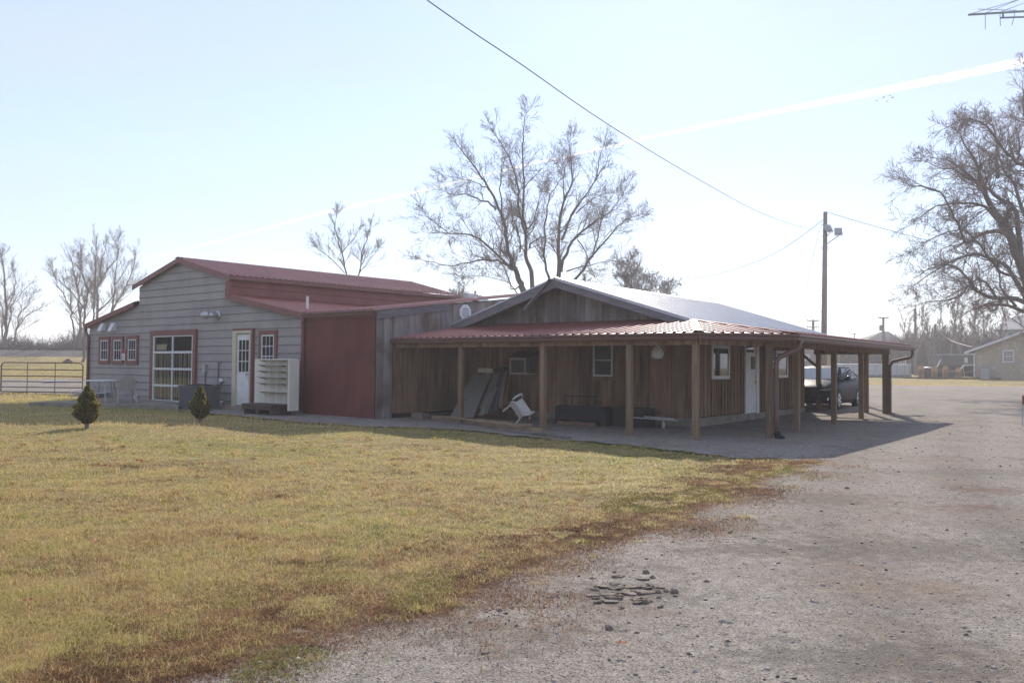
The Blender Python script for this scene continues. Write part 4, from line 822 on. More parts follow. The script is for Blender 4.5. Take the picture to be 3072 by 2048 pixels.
PW_ = dict(lev=4, n=(5, 5, 6, 6, 4), lf=(.6, .6, .72, .62), ang=40, t0=.05, wig=.17, up=.05, min=.0058, lift=.10, side=2.1, perm=3.2)
traced('willow_tree', 46, [
    (.34, .03, 1, [(990, 1560), (955, 1460), (930, 1400), (900, 1320), (860, 1250), (830, 1050), (790, 900), (700, 700), (600, 550), (520, 450), (440, 340)]),
    (.17, .02, -3, [(900, 1330), (820, 1270), (730, 1180), (620, 1090), (520, 1050), (380, 1045), (230, 1045)]),
    (.13, .015, 3, [(870, 1300), (760, 1260), (600, 1260), (420, 1300), (270, 1280), (100, 1230)]),
    (.24, .015, 2, [(1035, 1560), (1030, 1350), (990, 1220), (990, 1050), (960, 900), (975, 700), (965, 500), (965, 300), (975, 180), (985, 90)]),
    (.15, .015, -2, [(985, 1040), (950, 950), (935, 720), (900, 580), (850, 440), (790, 340), (720, 230)]),
    (.10, .012, 3, [(795, 900), (790, 700), (795, 530), (830, 420)]),
    (.12, .012, 4, [(760, 860), (690, 800), (600, 770), (510, 735), (400, 745), (300, 665)]),
    (.09, .012, -3, [(1000, 1150), (1100, 1080), (1230, 1040)]),
    (.10, .012, 2, [(1000, 1010), (1050, 950), (1100, 750), (1130, 650)]),
    (.07, .012, -2, [(970, 690), (1040, 620), (1110, 540), (1180, 470)]),
    (.07, .010, -2, [(700, 700), (620, 660), (500, 630), (400, 600)]),
    (.07, .010, -2, [(930, 1540), (860, 1440), (720, 1395), (520, 1375)]),
    (.08, .02, 2, [(950, 1440), (880, 1480), (830, 1330), (760, 1240), (600, 1090), (460, 900)]),
    (.06, .01, -3, [(380, 1045), (300, 980), (230, 930), (180, 880)]),
    (.09, .015, -3, [(940, 1200), (940, 1080), (890, 950), (860, 800), (850, 640)])], PW_, 'tall bare willow with two leaning trunks behind the middle of the buildings', trans=c7, rscale=.58)
traced('willow_tree', 49, [
    (.30, .012, 1, [(1240, 1540), (1250, 1390), (1245, 1200), (1240, 1000), (1290, 800), (1350, 620), (1330, 420), (1340, 260)]),
    (.20, .012, -3, [(1255, 1350), (1300, 1200), (1400, 1060), (1550, 940), (1680, 830), (1780, 680)]),
    (.17, .012, 3, [(1190, 1540), (1165, 1390), (1130, 1200), (1150, 900), (1180, 740), (1270, 600), (1320, 440)]),
    (.14, .012, -2, [(1270, 1100), (1350, 900), (1430, 780), (1540, 610), (1610, 510), (1640, 430)]),
    (.16, .012, 3, [(1330, 1460), (1470, 1270), (1600, 1110), (1700, 990), (1800, 930), (1900, 890)]),
    (.09, .010, 2, [(1300, 790), (1280, 660), (1300, 520), (1290, 380)]),
    (.09, .012, -3, [(1310, 1340), (1500, 1290), (1700, 1260)]),
    (.10, .012, 4, [(1500, 1220), (1560, 1080), (1580, 920), (1650, 760), (1750, 640)]),
    (.08, .012, 3, [(1400, 1100), (1480, 1250), (1530, 1400)]),
    (.08, .012, -3, [(1380, 880), (1480, 800), (1580, 740)]),
    (.07, .010, -2, [(1545, 600), (1560, 480), (1600, 330)])], PW_, 'bare willow with fanned trunks rising behind the shop gable', trans=c7, rscale=.58)
PB = dict(lev=4, n=(40, 10, 8, 5), lf=(.5, .55, .52, .55), ang=44, t0=.12, wig=.18, up=.03, min=.0075, lift=.2, bole=.2, first=.62, side=2.5)
for px, hpx, lab in ((1800, 790, 'left of the three'), (1880, 735, 'tallest of the three'), (1960, 790, 'right of the three')):
    D = 66; p = at(px, 1100, D); H_ = (1100-hpx)*D/FPX-.2; wildtree('bushy_tree', p.x, p.y+rnd.uniform(-3, 3), H_, PB, 'dense brown bare tree, %s behind the white metal roof' % lab, 'bushy bare trees behind the white roof', M_bark2, M_twig2, r=.16)
c8 = lambda x, y: (2600+x/1.568, y/1.568)
PR_ = dict(lev=4, n=(5, 5, 7, 6, 4), lf=(.6, .6, .7, .6), ang=42, t0=.05, wig=.2, up=.0, min=.0060, lift=.05, side=2.1, perm=4.0)
traced('oak_tree', 40, [
    (.55, .30, 0, [(830, 1790), (800, 1560), (760, 1330), (700, 1180), (655, 1060)]),
    (.28, .02, -2, [(655, 1060), (580, 960), (540, 860), (520, 780), (470, 690), (430, 620)]),
    (.16, .015, 2, [(640, 1080), (560, 975), (480, 955), (380, 960), (300, 985), (200, 1060)]),
    (.20, .05, -2, [(680, 1110), (620, 1085), (540, 1100), (470, 1145), (440, 1080), (400, 990), (340, 900)]),
    (.10, .012, 2, [(340, 905), (280, 880), (210, 870), (150, 850)]),
    (.22, .015, 2, [(760, 1420), (690, 1300), (640, 1240), (520, 1195), (400, 1230), (280, 1300), (190, 1370)]),
    (.22, .015, -3, [(790, 1440), (700, 1405), (600, 1400), (520, 1370), (460, 1290), (380, 1240), (300, 1260), (220, 1310)]),
    (.18, .06, 3, [(800, 1490), (700, 1445), (600, 1430), (540, 1437)]),
    (.26, .02, 2, [(768, 1370), (790, 1230), (780, 1100), (740, 1000), (690, 860), (640, 800), (600, 620), (560, 560)]),
    (.22, .02, -2, [(730, 1240), (700, 1000), (620, 930), (560, 880), (500, 840), (400, 760), (300, 740)]),
    (.25, .03, -3, [(768, 1370), (810, 1180), (800, 980), (760, 800), (700, 760), (640, 700), (560, 590), (480, 560), (380, 600)]),
    (.16, .015, 3, [(620, 830), (610, 720), (640, 640), (700, 560)]),
    (.3, .02, 2, [(790, 1480), (850, 1290), (860, 1100), (840, 800), (760, 600), (735, 450), (760, 330)]),
    (.13, .012, 3, [(560, 870), (470, 840), (420, 800), (340, 790), (240, 740)]),
    (.13, .012, -3, [(690, 1300), (620, 1270), (560, 1190), (470, 1090), (330, 1110), (200, 1190)]),
    (.12, .012, 3, [(600, 1400), (560, 1330), (500, 1320), (430, 1400), (300, 1420), (200, 1440)]),
    (.12, .012, -2, [(700, 1440), (640, 1370), (620, 1290), (610, 1180)])], PR_, 'huge spreading bare oak reaching in from the right edge', trans=c8, rscale=.62)
# slim trees by the railway on the left
c5 = lambda x, y: (x/4.127, 700+y/4.127)
PL = dict(lev=4, n=(5, 6, 5, 5), lf=(.6, .6, .58, .6), ang=33, t0=.1, wig=.09, up=.05, min=.0085, lift=.2, side=2.9, perm=2.5)
LTR = [
 ('bare tree with a swelling crown cut by the left edge of the picture', 100, [(.42, .05, 0, [(65, 1450), (70, 1200), (72, 950), (60, 650), (30, 350), (20, 250)]), (.2, .03, 2, [(70, 1330), (180, 1280), (205, 1180), (300, 1060), (420, 970), (560, 900)]), (.2, .03, -2, [(40, 1380), (15, 1200), (50, 1080), (20, 900), (-20, 700)]), (.16, .03, 3, [(75, 1200), (130, 1060), (150, 880), (250, 760), (380, 620)]), (.13, .03, -2, [(72, 960), (150, 800), (180, 600), (160, 400)]), (.14, .03, 2, [(225, 1160), (240, 1000), (350, 880), (400, 740)])]),
 ('forked bare tree with two straight pale trunks above the railway', 98, [(.32, .03, 0, [(985, 1450), (985, 1000), (965, 700), (930, 500), (850, 250)]), (.18, .03, 2, [(985, 1000), (1060, 800), (1090, 690), (1180, 560), (1200, 300)]), (.15, .03, -2, [(960, 700), (1000, 450), (1000, 200)])]),
 ('tall bare tree rooted nearest the barn corner in front of the railway', 74, [(.25, .02, 0, [(1030, 1650), (1035, 1450), (1050, 1100), (1050, 950), (1090, 690), (1000, 450), (930, 380)]), (.14, .02, 2, [(1055, 950), (960, 820), (850, 680), (700, 560)]), (.12, .02, -2, [(1090, 690), (1170, 800), (1180, 500), (1160, 300)])]),
 ('tallest bare tree of the group beside the barn, splitting high up', 96, [(.34, .03, 0, [(1215, 1500), (1215, 1080), (1215, 700), (1240, 600), (1240, 400), (1310, 150)]), (.18, .03, -2, [(1225, 960), (1370, 800), (1500, 640)]), (.16, .03, 2, [(1240, 600), (1350, 440), (1460, 250), (1400, 60)]), (.15, .03, 2, [(1190, 820), (1100, 680), (1020, 520), (980, 330)])]),
 ('slender bare tree half hidden behind the barn corner', 97, [(.22, .03, 0, [(1160, 1500), (1165, 1080), (1165, 900), (1175, 600), (1190, 200), (1180, 20)])]),
 ('upright thin bare tree over the low barn roof', 100, [(.25, .03, 0, [(1360, 1400), (1380, 980), (1410, 700), (1450, 350), (1470, 40)]), (.12, .03, 1, [(1420, 640), (1520, 520), (1590, 380)])]),
 ('right leaning bare tree rising over the low barn roof', 92, [(.2, .03, 0, [(1350, 1350), (1390, 980), (1480, 800), (1560, 640), (1650, 440), (1690, 200)]), (.1, .03, 1, [(1560, 640), (1640, 620), (1740, 560)])]),
 ('left leaning thin bare tree above the railway', 102, [(.2, .03, 0, [(935, 1450), (900, 1080), (880, 950), (800, 780), (720, 650), (660, 520), (620, 390)]), (.11, .03, 1, [(880, 960), (880, 800), (880, 650)]), (.11, .03, 1, [(970, 1120), (890, 980)])])]
for lab, D, lm in LTR: traced('bare_tree', D, lm, PL, lab, M_bark2, M_twig2, 'bare trees along the railway', trans=c5, rscale=.62)
c2_ = lambda x, y: (600+x/2.613, 750+y/2.613)
PM = dict(PL); PM.update(min=.0065, side=1.9, perm=4.2)
traced('small_bare_tree', 62, [(.14, .02, 0, [(1150, 420), (1140, 190), (1110, 30), (1080, -90), (1060, -180), (1075, -280)]), (.07, .015, 1, [(1130, 180), (1040, 80), (940, 0), (880, -60)]), (.07, .015, -1, [(1110, 20), (1180, -60), (1240, -150)])], PM, 'small bare sapling behind the red monitor roof, left of a pair', M_bark, M_twig, trans=c2_, rscale=.6)
traced('small_bare_tree', 63, [(.13, .02, 0, [(1250, 420), (1245, 200), (1275, 0), (1310, -110), (1340, -200)]), (.06, .015, 1, [(1250, 180), (1340, 60), (1400, -20)])], PM, 'small bare sapling behind the red monitor roof, right of a pair', M_bark, M_twig, trans=c2_, rscale=.6)
p = at(1385, 880, 90); wildtree('small_bare_tree', p.x, p.y, 9.6, dict(PB, min=.012), 'faint bushy bare tree over the low shed roof beside the grey dome', None, M_bark2, M_twig2)
# thicket of bare trees on the right
PT = dict(lev=4, n=(18, 5, 5, 4), lf=(.5, .58, .55, .55), ang=30, t0=.1, wig=.11, up=.08, min=.011, lift=.3, bole=.3, first=.36, side=2)
for k, (px, top, D) in enumerate([(2712, 905, 104), (2745, 890, 100), (2775, 905, 112), (2800, 862, 98), (2822, 880, 108), (2850, 850, 96), (2868, 880, 110), (2895, 868, 94), (2918, 850, 101), (2940, 880, 97), (2960, 862, 112), (2985, 880, 96), (3010, 870, 104), (3040, 860, 110), (3066, 870, 100), (2728, 930, 118)]):
    p = at(px, 1100, D); wildtree('woodland_tree', p.x, p.y, (1112-top)*D/FPX-.2, PT, 'one of the tall thin bare trees crowded behind the black trailer and the stone house', 'thin bare trees of the right hand thicket', r=rnd.uniform(.08, .14), stems=rnd.choice((1, 1, 2)))
def brush(name, pts, n, hfun, mtl, label, r=.02):
    m = MB()
    for k in range(n):
        t = rnd.random()*(len(pts)-1); i = min(int(t), len(pts)-2); f = t-i; p = pts[i].lerp(pts[i+1], f)+Vector((rnd.gauss(0, .4), rnd.gauss(0, 2.0), 0)); p.z = gz(p.x, p.y)
        H_ = hfun(t/(len(pts)-1))*rnd.uniform(.35, 1.1); d = Vector((rnd.gauss(0, .35), rnd.gauss(0, .25), 1)).normalized(); q = p.copy(); P = [q.copy()]
        for s in range(3): d = (d+rv()*.22).normalized(); q = q+d*H_/3; P.append(q.copy())
        m.tube(P, [r, r*.8, r*.6, r*.35], 3, cap=False)
        for j in range(5):
            s = rnd.randint(0, 2); a = P[s].lerp(P[s+1], rnd.random()); e = a+(d+rv()*.6).normalized()*H_*rnd.uniform(.15, .4); m.tube([a, e], [r*.5, r*.25], 3, cap=False)
    return tag(m.build(name, mtl), label, 'brush', kind='stuff')
M_br = mat('brush', (.07, .040, .027), (.11, .066, .045), 2, rough=.9); M_br2 = mat('pale brush', (.12, .08, .06), (.18, .125, .095), 2, rough=.9)
brush('thicket', [at(2420, 1100, 128), at(2560, 1100, 122), at(2700, 1100, 112), at(2860, 1100, 112), at(3200, 1100, 115)], 9000, lambda t: 3.4+3.0*sstep(.3, .75, t), M_br, 'dense brown thicket behind the pool, trailer and stone house', .035)
brush('scrub', [at(-120, 1060, 104), at(60, 1060, 104), at(160, 1060, 110), at(290, 1060, 104), at(420, 1060, 104)], 3200, lambda t: 1.5+1.2*abs(math.sin(t*7))+1.6*sstep(.55, .8, t), M_br2, 'low grey brown scrub on the far side of the railway', .04)
# ------------------------------------------------------------------ shrubs
M_yew = ramp_mat('evergreen', [(0, (.09, .08, .025)), (.4, (.17, .155, .035)), (.75, (.29, .24, .055)), (1, (.45, .33, .10))], .7, .6, .2)
def shrub(px, py, H_, R_, label, seed):
    rr = random.Random(seed); p = gnd(px, py); t = thing('conical_shrub', p, label, 'shrub', 'small conical evergreens on the lawn')
    m = MB(); m.tube([p-ZX*.05, p+ZX*.2+UX*.01, p+ZX*.5], [.05, .035, .02], 7)
    for k in range(14): a = rr.random()*6.28; m.tube([p+ZX*(.08+.3*rr.random()), p+ZX*(.2+.4*rr.random())+Vector((math.cos(a), math.sin(a), 0))*R_*.6], [.012, .004], 4)
    m.build('trunk', M_bark, t); m = MB()
    for k in range(9500):
        h = rr.random()**1.25; a = rr.random()*6.28; lob = 1+.62*noise.noise(Vector((math.cos(a)*2.3+seed, math.sin(a)*2.3, h*8)))+.25*noise.noise(Vector((math.cos(a)*5+seed, math.sin(a)*5, h*19)))
        pr_ = (min(1, (h+.03)/.36)**.7)*(1-h)**.85*1.42; rad = R_*pr_*lob*(1-.38*rr.random()**2.2); 
        if h < .10 and rr.random() < .6: continue
        if h < .3 and noise.noise(Vector((math.cos(a)*2+seed*3, math.sin(a)*2, h*9))) > .30: continue
        c = p+Vector((math.cos(a)*rad, math.sin(a)*rad, .12+h*(H_-.12))); d = (Vector((math.cos(a)*.7, math.sin(a)*.7, .8))+Vector((rr.gauss(0, .45), rr.gauss(0, .45), rr.gauss(0, .45)))).normalized()
        l = rr.uniform(.024, .062); s = d.orthogonal().normalized(); s = (Matrix.Rotation(rr.random()*6.28, 3, d) @ s)*l*.34
        m.poly([c-s, c+s, c+s*.7+d*l*.6, c+d*l, c-s*.7+d*l*.6], rr.random()*.7+.3*(rr.random() < .15))
    m.build('foliage', M_yew, t)
shrub(260, 1286, .93, .235, 'small lumpy evergreen cone on the lawn in front of the patio', 4)
shrub(599, 1270, .88, .195, 'small pointed evergreen cone on the lawn in front of the grey condenser', 9)

ev = brush('mirrored_tree_line', [Vector((-75, -25, 0)), Vector((-62, 5, 0)), Vector((-66, 30, 0)), Vector((-80, 55, 0))], 1500, lambda t: 9+3*math.sin(t*9), mat('dark evergreen line', (.02, .03, .015), (.04, .05, .02), 1, rough=.9), 'unseen dark belt of trees added far left for the windows to mirror', .30)  # out of view, added to darken what the barn windows reflect
# ------------------------------------------------------------------ things around the buildings
M_blk = mat('black paint', (.018, .018, .02), rough=.55, spec=.3); M_alu = mat('aluminium', (.5, .5, .52), rough=.35, metal=.8)
M_plank = mat('planed lumber', (.21, .145, .085), (.32, .235, .15), 3, (1, 1, 1), rough=.85, bump=.3, bscale=20, tone=.25)
# patio
m = MB(); c1 = onv(86, 1206, -3.75); zt = .24
pa = [(-17.6, -3.72), (-10.55, -3.72), (-10.0, -5.9), (-16.9, -5.9)]
f0 = uvz(at(86, 1206, 30)); 
def onz(px, py, z): r = ray(px, py); return r*((z-EYE)/r.z)+Vector((0, 0, EYE))
q = [onz(86, 1206, zt), onz(232, 1219, zt), onz(535, 1215, zt)]
uv_ = [uvz(a) for a in q]
bk = W(-9.9, V0-.02, zt); bl = W(-16.6, V0-.02, zt); bl2 = onz(235, 1201, zt)
P = [q[0], q[2], bk, bl, bl2]; m.prism([a-ZX*.2 for a in P], (0, 0, .2)); tag(m.build('patio', M_conc), 'pale concrete patio slab in front of the glazed overhead door', kind='structure')
# patio table
def tab():
    c = onz(352, 1196, zt); c = Vector((c.x, c.y, zt)); t = thing('patio_table', c, 'light round topped patio table at the barn corner', 'table'); m = MB()
    e0, e1 = onz(262, 1140, zt+.70), onz(348, 1140, zt+.70); ce = (e0+e1)/2; R = .47
    ce = Vector((c.x-.75, c.y, 0)); ce = onz(306, 1141, zt+.70); ce.z = 0
    t.location = (ce.x, ce.y, zt); ORIG[t.name] = Vector(t.location)
    m.lathe((ce.x, ce.y, zt+.68), [(R, 0), (R+.01, .015), (R, .035), (R-.05, .038)], 28); m.build('table_top', M_white, t)
    for k in range(4):
        a = PI/4+k*PI/2; f = Vector((ce.x+math.cos(a)*R*.75, ce.y+math.sin(a)*R*.75, zt)); m = MB(); m.tube([f, Vector((ce.x+math.cos(a)*R*.55, ce.y+math.sin(a)*R*.55, zt+.68))], .018, 6); m.build('leg', M_galv, t)
    m = MB(); m.tube([Vector((ce.x+math.cos(a)*R*.63, ce.y+math.sin(a)*R*.63, zt+.3)) for a in [PI/4+k*PI/2 for k in (0, 1, 2, 3, 0)]], .012, 5); m.build('stretcher', M_galv, t)
tab()
M_chair = mat('tan plastic', (.30, .27, .22), (.34, .31, .26), 5, rough=.5); M_wpl = mat('white plastic', (.40, .38, .345), (.46, .44, .405), 5, rough=.45)
def plastic_chair(M, mtl, label, name='plastic_chair'):
    """monobloc armchair, local axes: x right, y front, z up; M places it"""
    o = M.to_translation(); t = thing(name, o, label, 'chair')
    T = lambda x, y, z: M @ Vector((x, y, z))
    m = MB(); m.prism([T(-.23, -.2, .40), T(.23, -.2, .40), T(.26, .22, .42), (T(-.26, .22, .42))], (M.to_3x3() @ Vector((0, 0, .025)))); m.build('seat', mtl, t)
    for sx in (-1, 1):
        for y0, y1 in ((.2, .27), (-.18, -.27)):
            m = MB(); p = [T(sx*.22, y0, .41), T(sx*.27, y0*1.05, .41), T(sx*.31, y1, 0), T(sx*.26, y1, 0)]; m.prism(p, M.to_3x3() @ Vector((0, .045 if y0 > 0 else -.045, 0))); m.build('leg', mtl, t)
        m = MB(); m.tube([T(sx*.27, .24, .41), T(sx*.31, .22, .56), T(sx*.32, .16, .645), T(sx*.32, -.05, .66), T(sx*.28, -.22, .70)], [.02, .02, .026, .026, .02], 7); m.build('armrest', mtl, t, smooth=True)
    m = MB(); n = 10; top = []
    for i in range(n+1): a = PI*i/n; top.append((math.cos(a)*.27, .50+.0+math.sin(a)*.36))
    for (x0, z0), (x1, z1) in zip(top, top[1:]): m.tube([T(x0, -.24-.10*(z0-.45), z0), T(x1, -.24-.10*(z1-.45), z1)], .018, 6)
    for i in range(-3, 4):
        x = i*.068; zt_ = .50+.36*math.sqrt(max(0, 1-(x/.27)**2)); m.prism([T(x-.024, -.225, .42), T(x+.024, -.225, .42), T(x+.024, -.24-.1*(zt_-.45), zt_-.01), T(x-.024, -.24-.1*(zt_-.45), zt_-.01)], M.to_3x3() @ Vector((0, -.012, 0)))
    m.prism([T(-.25, -.235, .60), T(.25, -.235, .60), T(.25, -.245, .66), T(-.25, -.245, .66)], M.to_3x3() @ Vector((0, -.02, 0))); m.build('backrest', mtl, t)
    return t
c = onz(376, 1207, zt); c.z = zt; plastic_chair(Matrix.Translation(c) @ Matrix.Rotation(math.radians(35), 4, 'Z') @ Matrix.Scale(1.0, 4), M_chair, 'tan plastic garden armchair with its back to us on the patio')
# folded furniture lying under the table
m = MB(); c = W(-15.3, -4.3, zt)
for k in range(4): m.bar(c+UX*(-.5+k*.1)+ZX*(.03+.04*k), c+UX*(.9+k*.1)+ZX*(.03+.04*k)+VX*.2, .5, .03, tone=.5)
m.tube([c+UX*-.5+ZX*.16-VX*.2, c+UX*.2+ZX*.25, c+UX*.9+ZX*.2], .02, 6); tag(m.build('folded_lounger', M_alu), 'folded grey sun lounger lying on the patio under the table', 'lounger')
# condenser
c = onz(581, 1214, .12); u_, v_, _ = uvz(c)
t = thing('air_conditioner', W(-9.6, -4.75, .12), 'big dark grey condenser unit in front of the glazed overhead door', 'air conditioner', rz=-AN)
ca = onv(533, 1212, -5.0)[0]; cb = onv(590, 1212, -5.0)[0]; M_ac = mat('condenser grey', (.075, .078, .085), (.095, .098, .105), 4, rough=.5)
m = MB(); m.ub(ca+.03, cb-.03, -4.97, -4.2, .15, .78); m.ub(ca, cb, -5.0, -4.17, .78, .84); m.ub(ca, cb, -5.0, -4.17, .10, .17); m.build('cabinet', M_ac, t)
m = MB(); a = ca+.05
while a < cb-.04: m.ub(a, a+.012, -4.992, -4.972, .17, .78); a += .035
a = -4.93
while a < -4.2: m.ub(cb-.028, cb-.008, a, a+.012, .17, .78); a += .035
m.build('grille', mat('grille', (.13, .135, .15), rough=.5), t)
m = MB(); m.lathe(W((ca+cb)/2, -4.58, .842), [(.36, 0), (.37, .02), (.30, .03), (.1, .05)], 20); m.build('fan_guard', M_blk, t)
m = MB(); m.ub(ca-.05, cb+.05, -5.05, -4.1, .02, .10); m.build('pad', M_conc, t)
# tall white display shelf and the low dark platform before it
VS = -4.35
a0, z1 = q2(765, 1076, 'v', VS); a1, _ = q2(894, 1076, 'v', VS); zb = q2(765, 1213, 'v', VS)[1]; zc = q2(890, 1232, 'v', VS-.1)[1]
t = thing('display_shelf', W((a0+a1)/2, VS, .08), 'cream slatted display shelf unit leaning beside the entry door', 'shelf', rz=-AN)
M_shelf = mat('cream board', (.56, .53, .45), (.64, .61, .53), 2, rough=.7, tone=.12)
m = MB(); a = a0
while a < a1-.05: m.ub(a, min(a1-.04, a+.118), VS, VS+.02, zb, z1, random.random()); a += .122
m.build('back_panel', M_shelf, t)
m = MB(); m.ub(a1-.04, a1+.03, VS-.30, VS+.02, zb-.1, z1-.02); m.build('side_panel', M_shelf, t)
s0 = q2(793, 1100, 'v', VS)[0]; sm = q2(855, 1100, 'v', VS)[0]
for i, py in enumerate((1078, 1094, 1112, 1131, 1149, 1174)):
    z = q2(850, py, 'v', VS-.15)[1]; m = MB(); m.ub(s0, a1-.042, VS-.26, VS-.002, z-.014, z+.006, .8); m.prism([W(s0+.02, VS-.24, z-.016), W(s0+.02, VS-.003, z-.016), W(s0+.02, VS-.003, z-.08)], UX*.015); m.prism([W(sm, VS-.24, z-.016), W(sm, VS-.003, z-.016), W(sm, VS-.003, z-.08)], UX*.015); m.build('shelf_board', M_shelf if i in (0, 5) else M_galv, t)
v0_ = -4.95; u0_ = onv(724, 1210, v0_)[0]; u1_ = onv(806, 1215, v0_)[0]; HP_ = .36
t = thing('low_platform', W((u0_+u1_)/2, v0_, .05), 'low dark weathered plank platform on the gravel under the display shelf', 'platform', rz=-AN)
M_dkw = mat('dark deck wood', (.055, .036, .028), (.11, .078, .06), 3, (.5, 4, 1), rough=.9, tone=.3)
m = MB(); 
for k in range(5): m.ub(u0_, u1_+.2, v0_+k*.15, v0_+k*.15+.14, HP_, HP_+.035, random.random())
m.build('deck', M_dkw, t); m = MB()
for uu in (u0_+.1, (u0_+u1_)/2, u1_): m.ub(uu, uu+.1, v0_+.02, v0_+.7, .03, HP_)
m.ub(u0_+.02, u1_+.1, v0_+.01, v0_+.05, HP_-.12, HP_); m.build('bearer', M_dkw, t)
m = MB()
for k in range(4): c = W(-3.3+k*.13, -4.0+.05*k, .06); m.lathe(c, [(.05, 0), (.07, .05), (.02, .12)], 7)
tag(m.build('rubble', M_stone), 'small pile of stones and rubble by the barn downspout', 'rubble')
# sign
p, q = q2(371.5, 1080.5, 'v', V0), q2(381.5, 1049.5, 'v', V0)
t = thing('notice_sign', W(p[0], V0-.07, p[1]), 'small white notice with a red header between the barn windows', 'sign', rz=-AN)
m = MB(); fb(m, 'v', V0, p[0], q[0], .07, .08, p[1], q[1]); m.build('board', M_white, t)
m = MB(); fb(m, 'v', V0, p[0]+.005, q[0]-.005, .0805, .083, p[1]+(q[1]-p[1])*.66, q[1]-.006); m.build('header', mat('sign red', (.32, .02, .02), rough=.5), t)
m = MB()
for k in range(5): z = p[1]+.03+k*.038; fb(m, 'v', V0, p[0]+.03, q[0]-.03-.02*(k % 2), .0805, .082, z, z+.012)
m.build('text_lines', M_red, t)
# striped flag board on the shop's side wall
p, q = q2(2289, 1107, 'u', UG), q2(2318, 1049, 'u', UG); a0, a1, z0, z1 = p[0], q[0]+.12, p[1], q[1]
t = thing('flag_sign', W(UG+.06, a0, z0), 'flag painted board with red and white stripes on the shop wall by the door', 'sign', rz=-AN)
m = MB(); fb(m, 'u', UG, a0, a1, .055, .07, z0, z1); m.build('board', mat('flag blue', (.035, .04, .055), rough=.6), t)
m = MB(); hs = (z1-z0)*.44/6
for k in range(3): fb(m, 'u', UG, a0+.004, a1-.004, .071, .074, z0+2*k*hs, z0+(2*k+1)*hs)
m.build('red_stripes', mat('flag red', (.30, .05, .045), rough=.6), t)
m = MB()
for k in range(3): fb(m, 'u', UG, a0+.004, a1-.004, .071, .074, z0+(2*k+1)*hs, z0+(2*k+2)*hs)
st_ = m.build('white_stripes', M_white, t); m = MB()
for k in range(4):
    for j in range(3):
        c = PW('u', UG, a1-.06-.09*j, .071, z1-.06-.07*k); pts = []
        for i in range(10): r = .022 if i % 2 == 0 else .009; a = PI/2+i*PI/5; pts.append(c+VX*math.cos(a)*r+ZX*math.sin(a)*r)
        m.prism(pts, UX*.003)
m.build('stars', M_white, t)
# porch clutter ---------------------------------------------------------------
GZ = .03
def lumber(name, a, b, w, h, label, grp=None, mtl=None):
    m = MB(); m.bar(a, b, w, h, tone=random.random()); return tag(m.build(name, mtl or M_plank), label, 'lumber', grp)
L1a, L1b = onz(1300, 1252, .10), onz(1624, 1293, .06)
lumber('timber', L1a, L1b, .13, .12, 'long squared timber lying on the gravel along the porch edge', 'lumber along the porch edge')
lumber('timber', onz(1325, 1248, .17), onz(1566, 1277, .17), .09, .04, 'thin plank laid on top of the long timber', 'lumber along the porch edge')
lumber('timber', onz(1425, 1258, .17)+VX*.1, onz(1583, 1275, .17)+VX*.1, .10, .05, 'short bleached plank behind the top plank', 'lumber along the porch edge')
lumber('timber', onz(1500, 1288, .05), onz(1706, 1312, .05), .13, .05, 'dark grey flat board half sunk in the gravel outside the porch', None, M_grey)
lumber('timber', onz(1150, 1258, .05), onz(1420, 1274, .05), .10, .04, 'low dark edging board in front of the sheltered wall', None, M_grey)
# tilted boards
bl_ = lambda px, py, v: W(*onv(px, py, v))
M_pan = mat('old panel', (.15, .14, .125), (.23, .215, .195), 3, (6, 6, .4), rough=.85, bump=.4, tone=.2)
m = MB(); P = [bl_(1351, 1250, -2.4), bl_(1418, 1252, -2.4), bl_(1468, 1130, -.9), bl_(1416, 1124, -.9)]
m.prism(P, VX*.03+ZX*.02); tag(m.build('tilted_panel', M_pan), 'pale ribbed panel leaning behind the first porch post', 'panel')
bs = [((1424, 1250), (1470, 1135), 'reddish board with a cream edge leaning left in the stack', (.14, .05, .035)), ((1440, 1245), (1488, 1125), 'cream board leaning near the middle of the stack', (.30, .27, .22)), ((1452, 1242), (1500, 1118), 'broad grey board leaning in the middle of the stack', (.20, .19, .17)),
      ((1468, 1238), (1506, 1112), 'dark board leaning in the stack beside the broad grey one', (.06, .055, .055)), ((1484, 1232), (1512, 1108), 'bluish board leaning upright near the right of the stack', (.07, .07, .10)), ((1500, 1222), (1518, 1106), 'thin tan board standing almost upright at the right of the stack', (.22, .16, .11)), ((1515, 1215), (1530, 1115), 'narrow rusty board standing at the far right of the stack', (.15, .07, .05))]
for i, (a, b_, lab, cc) in enumerate(bs):
    va, vb = -2.1+.15*i, -.5+.05*i; A_, B_ = bl_(*a, va), bl_(*b_, vb); lumber('leaning_board', A_, B_, .17 if i in (0, 2, 1) else .09, .03, lab, 'boards leaning against the sheltered wall', mat('board %d' % i, cc, tuple(x*1.4 for x in cc), 4, rough=.85))
for i in range(9):
    f = i/8; va, vb = -1.9+.1*i, -.6+.05*i; A_, B_ = bl_(1400+f*108, 1254-f*30, va), bl_(1452+f*66, 1150-f*30-10*(i % 3), vb)
    cc = ((.17, .05, .035), (.26, .24, .20), (.13, .12, .11), (.20, .09, .06), (.30, .27, .23), (.09, .085, .10))[i % 6]; lumber('lath', A_, B_, .035, .02, 'thin scrap strip leaning among the boards', 'scrap strips among the leaning boards', mat('lath %d' % (i % 6), cc, tuple(x*1.3 for x in cc), 5, rough=.85))
t = thing('folded_canopy', bl_(1476, 1117, -.6), 'dark folded bundle with a cream end resting on top of the leaning boards', 'bundle')
m = MB(); m.bar(bl_(1438, 1110, -.7), bl_(1480, 1112, -.7), .12, .12); m.build('cream_case', M_cream, t)
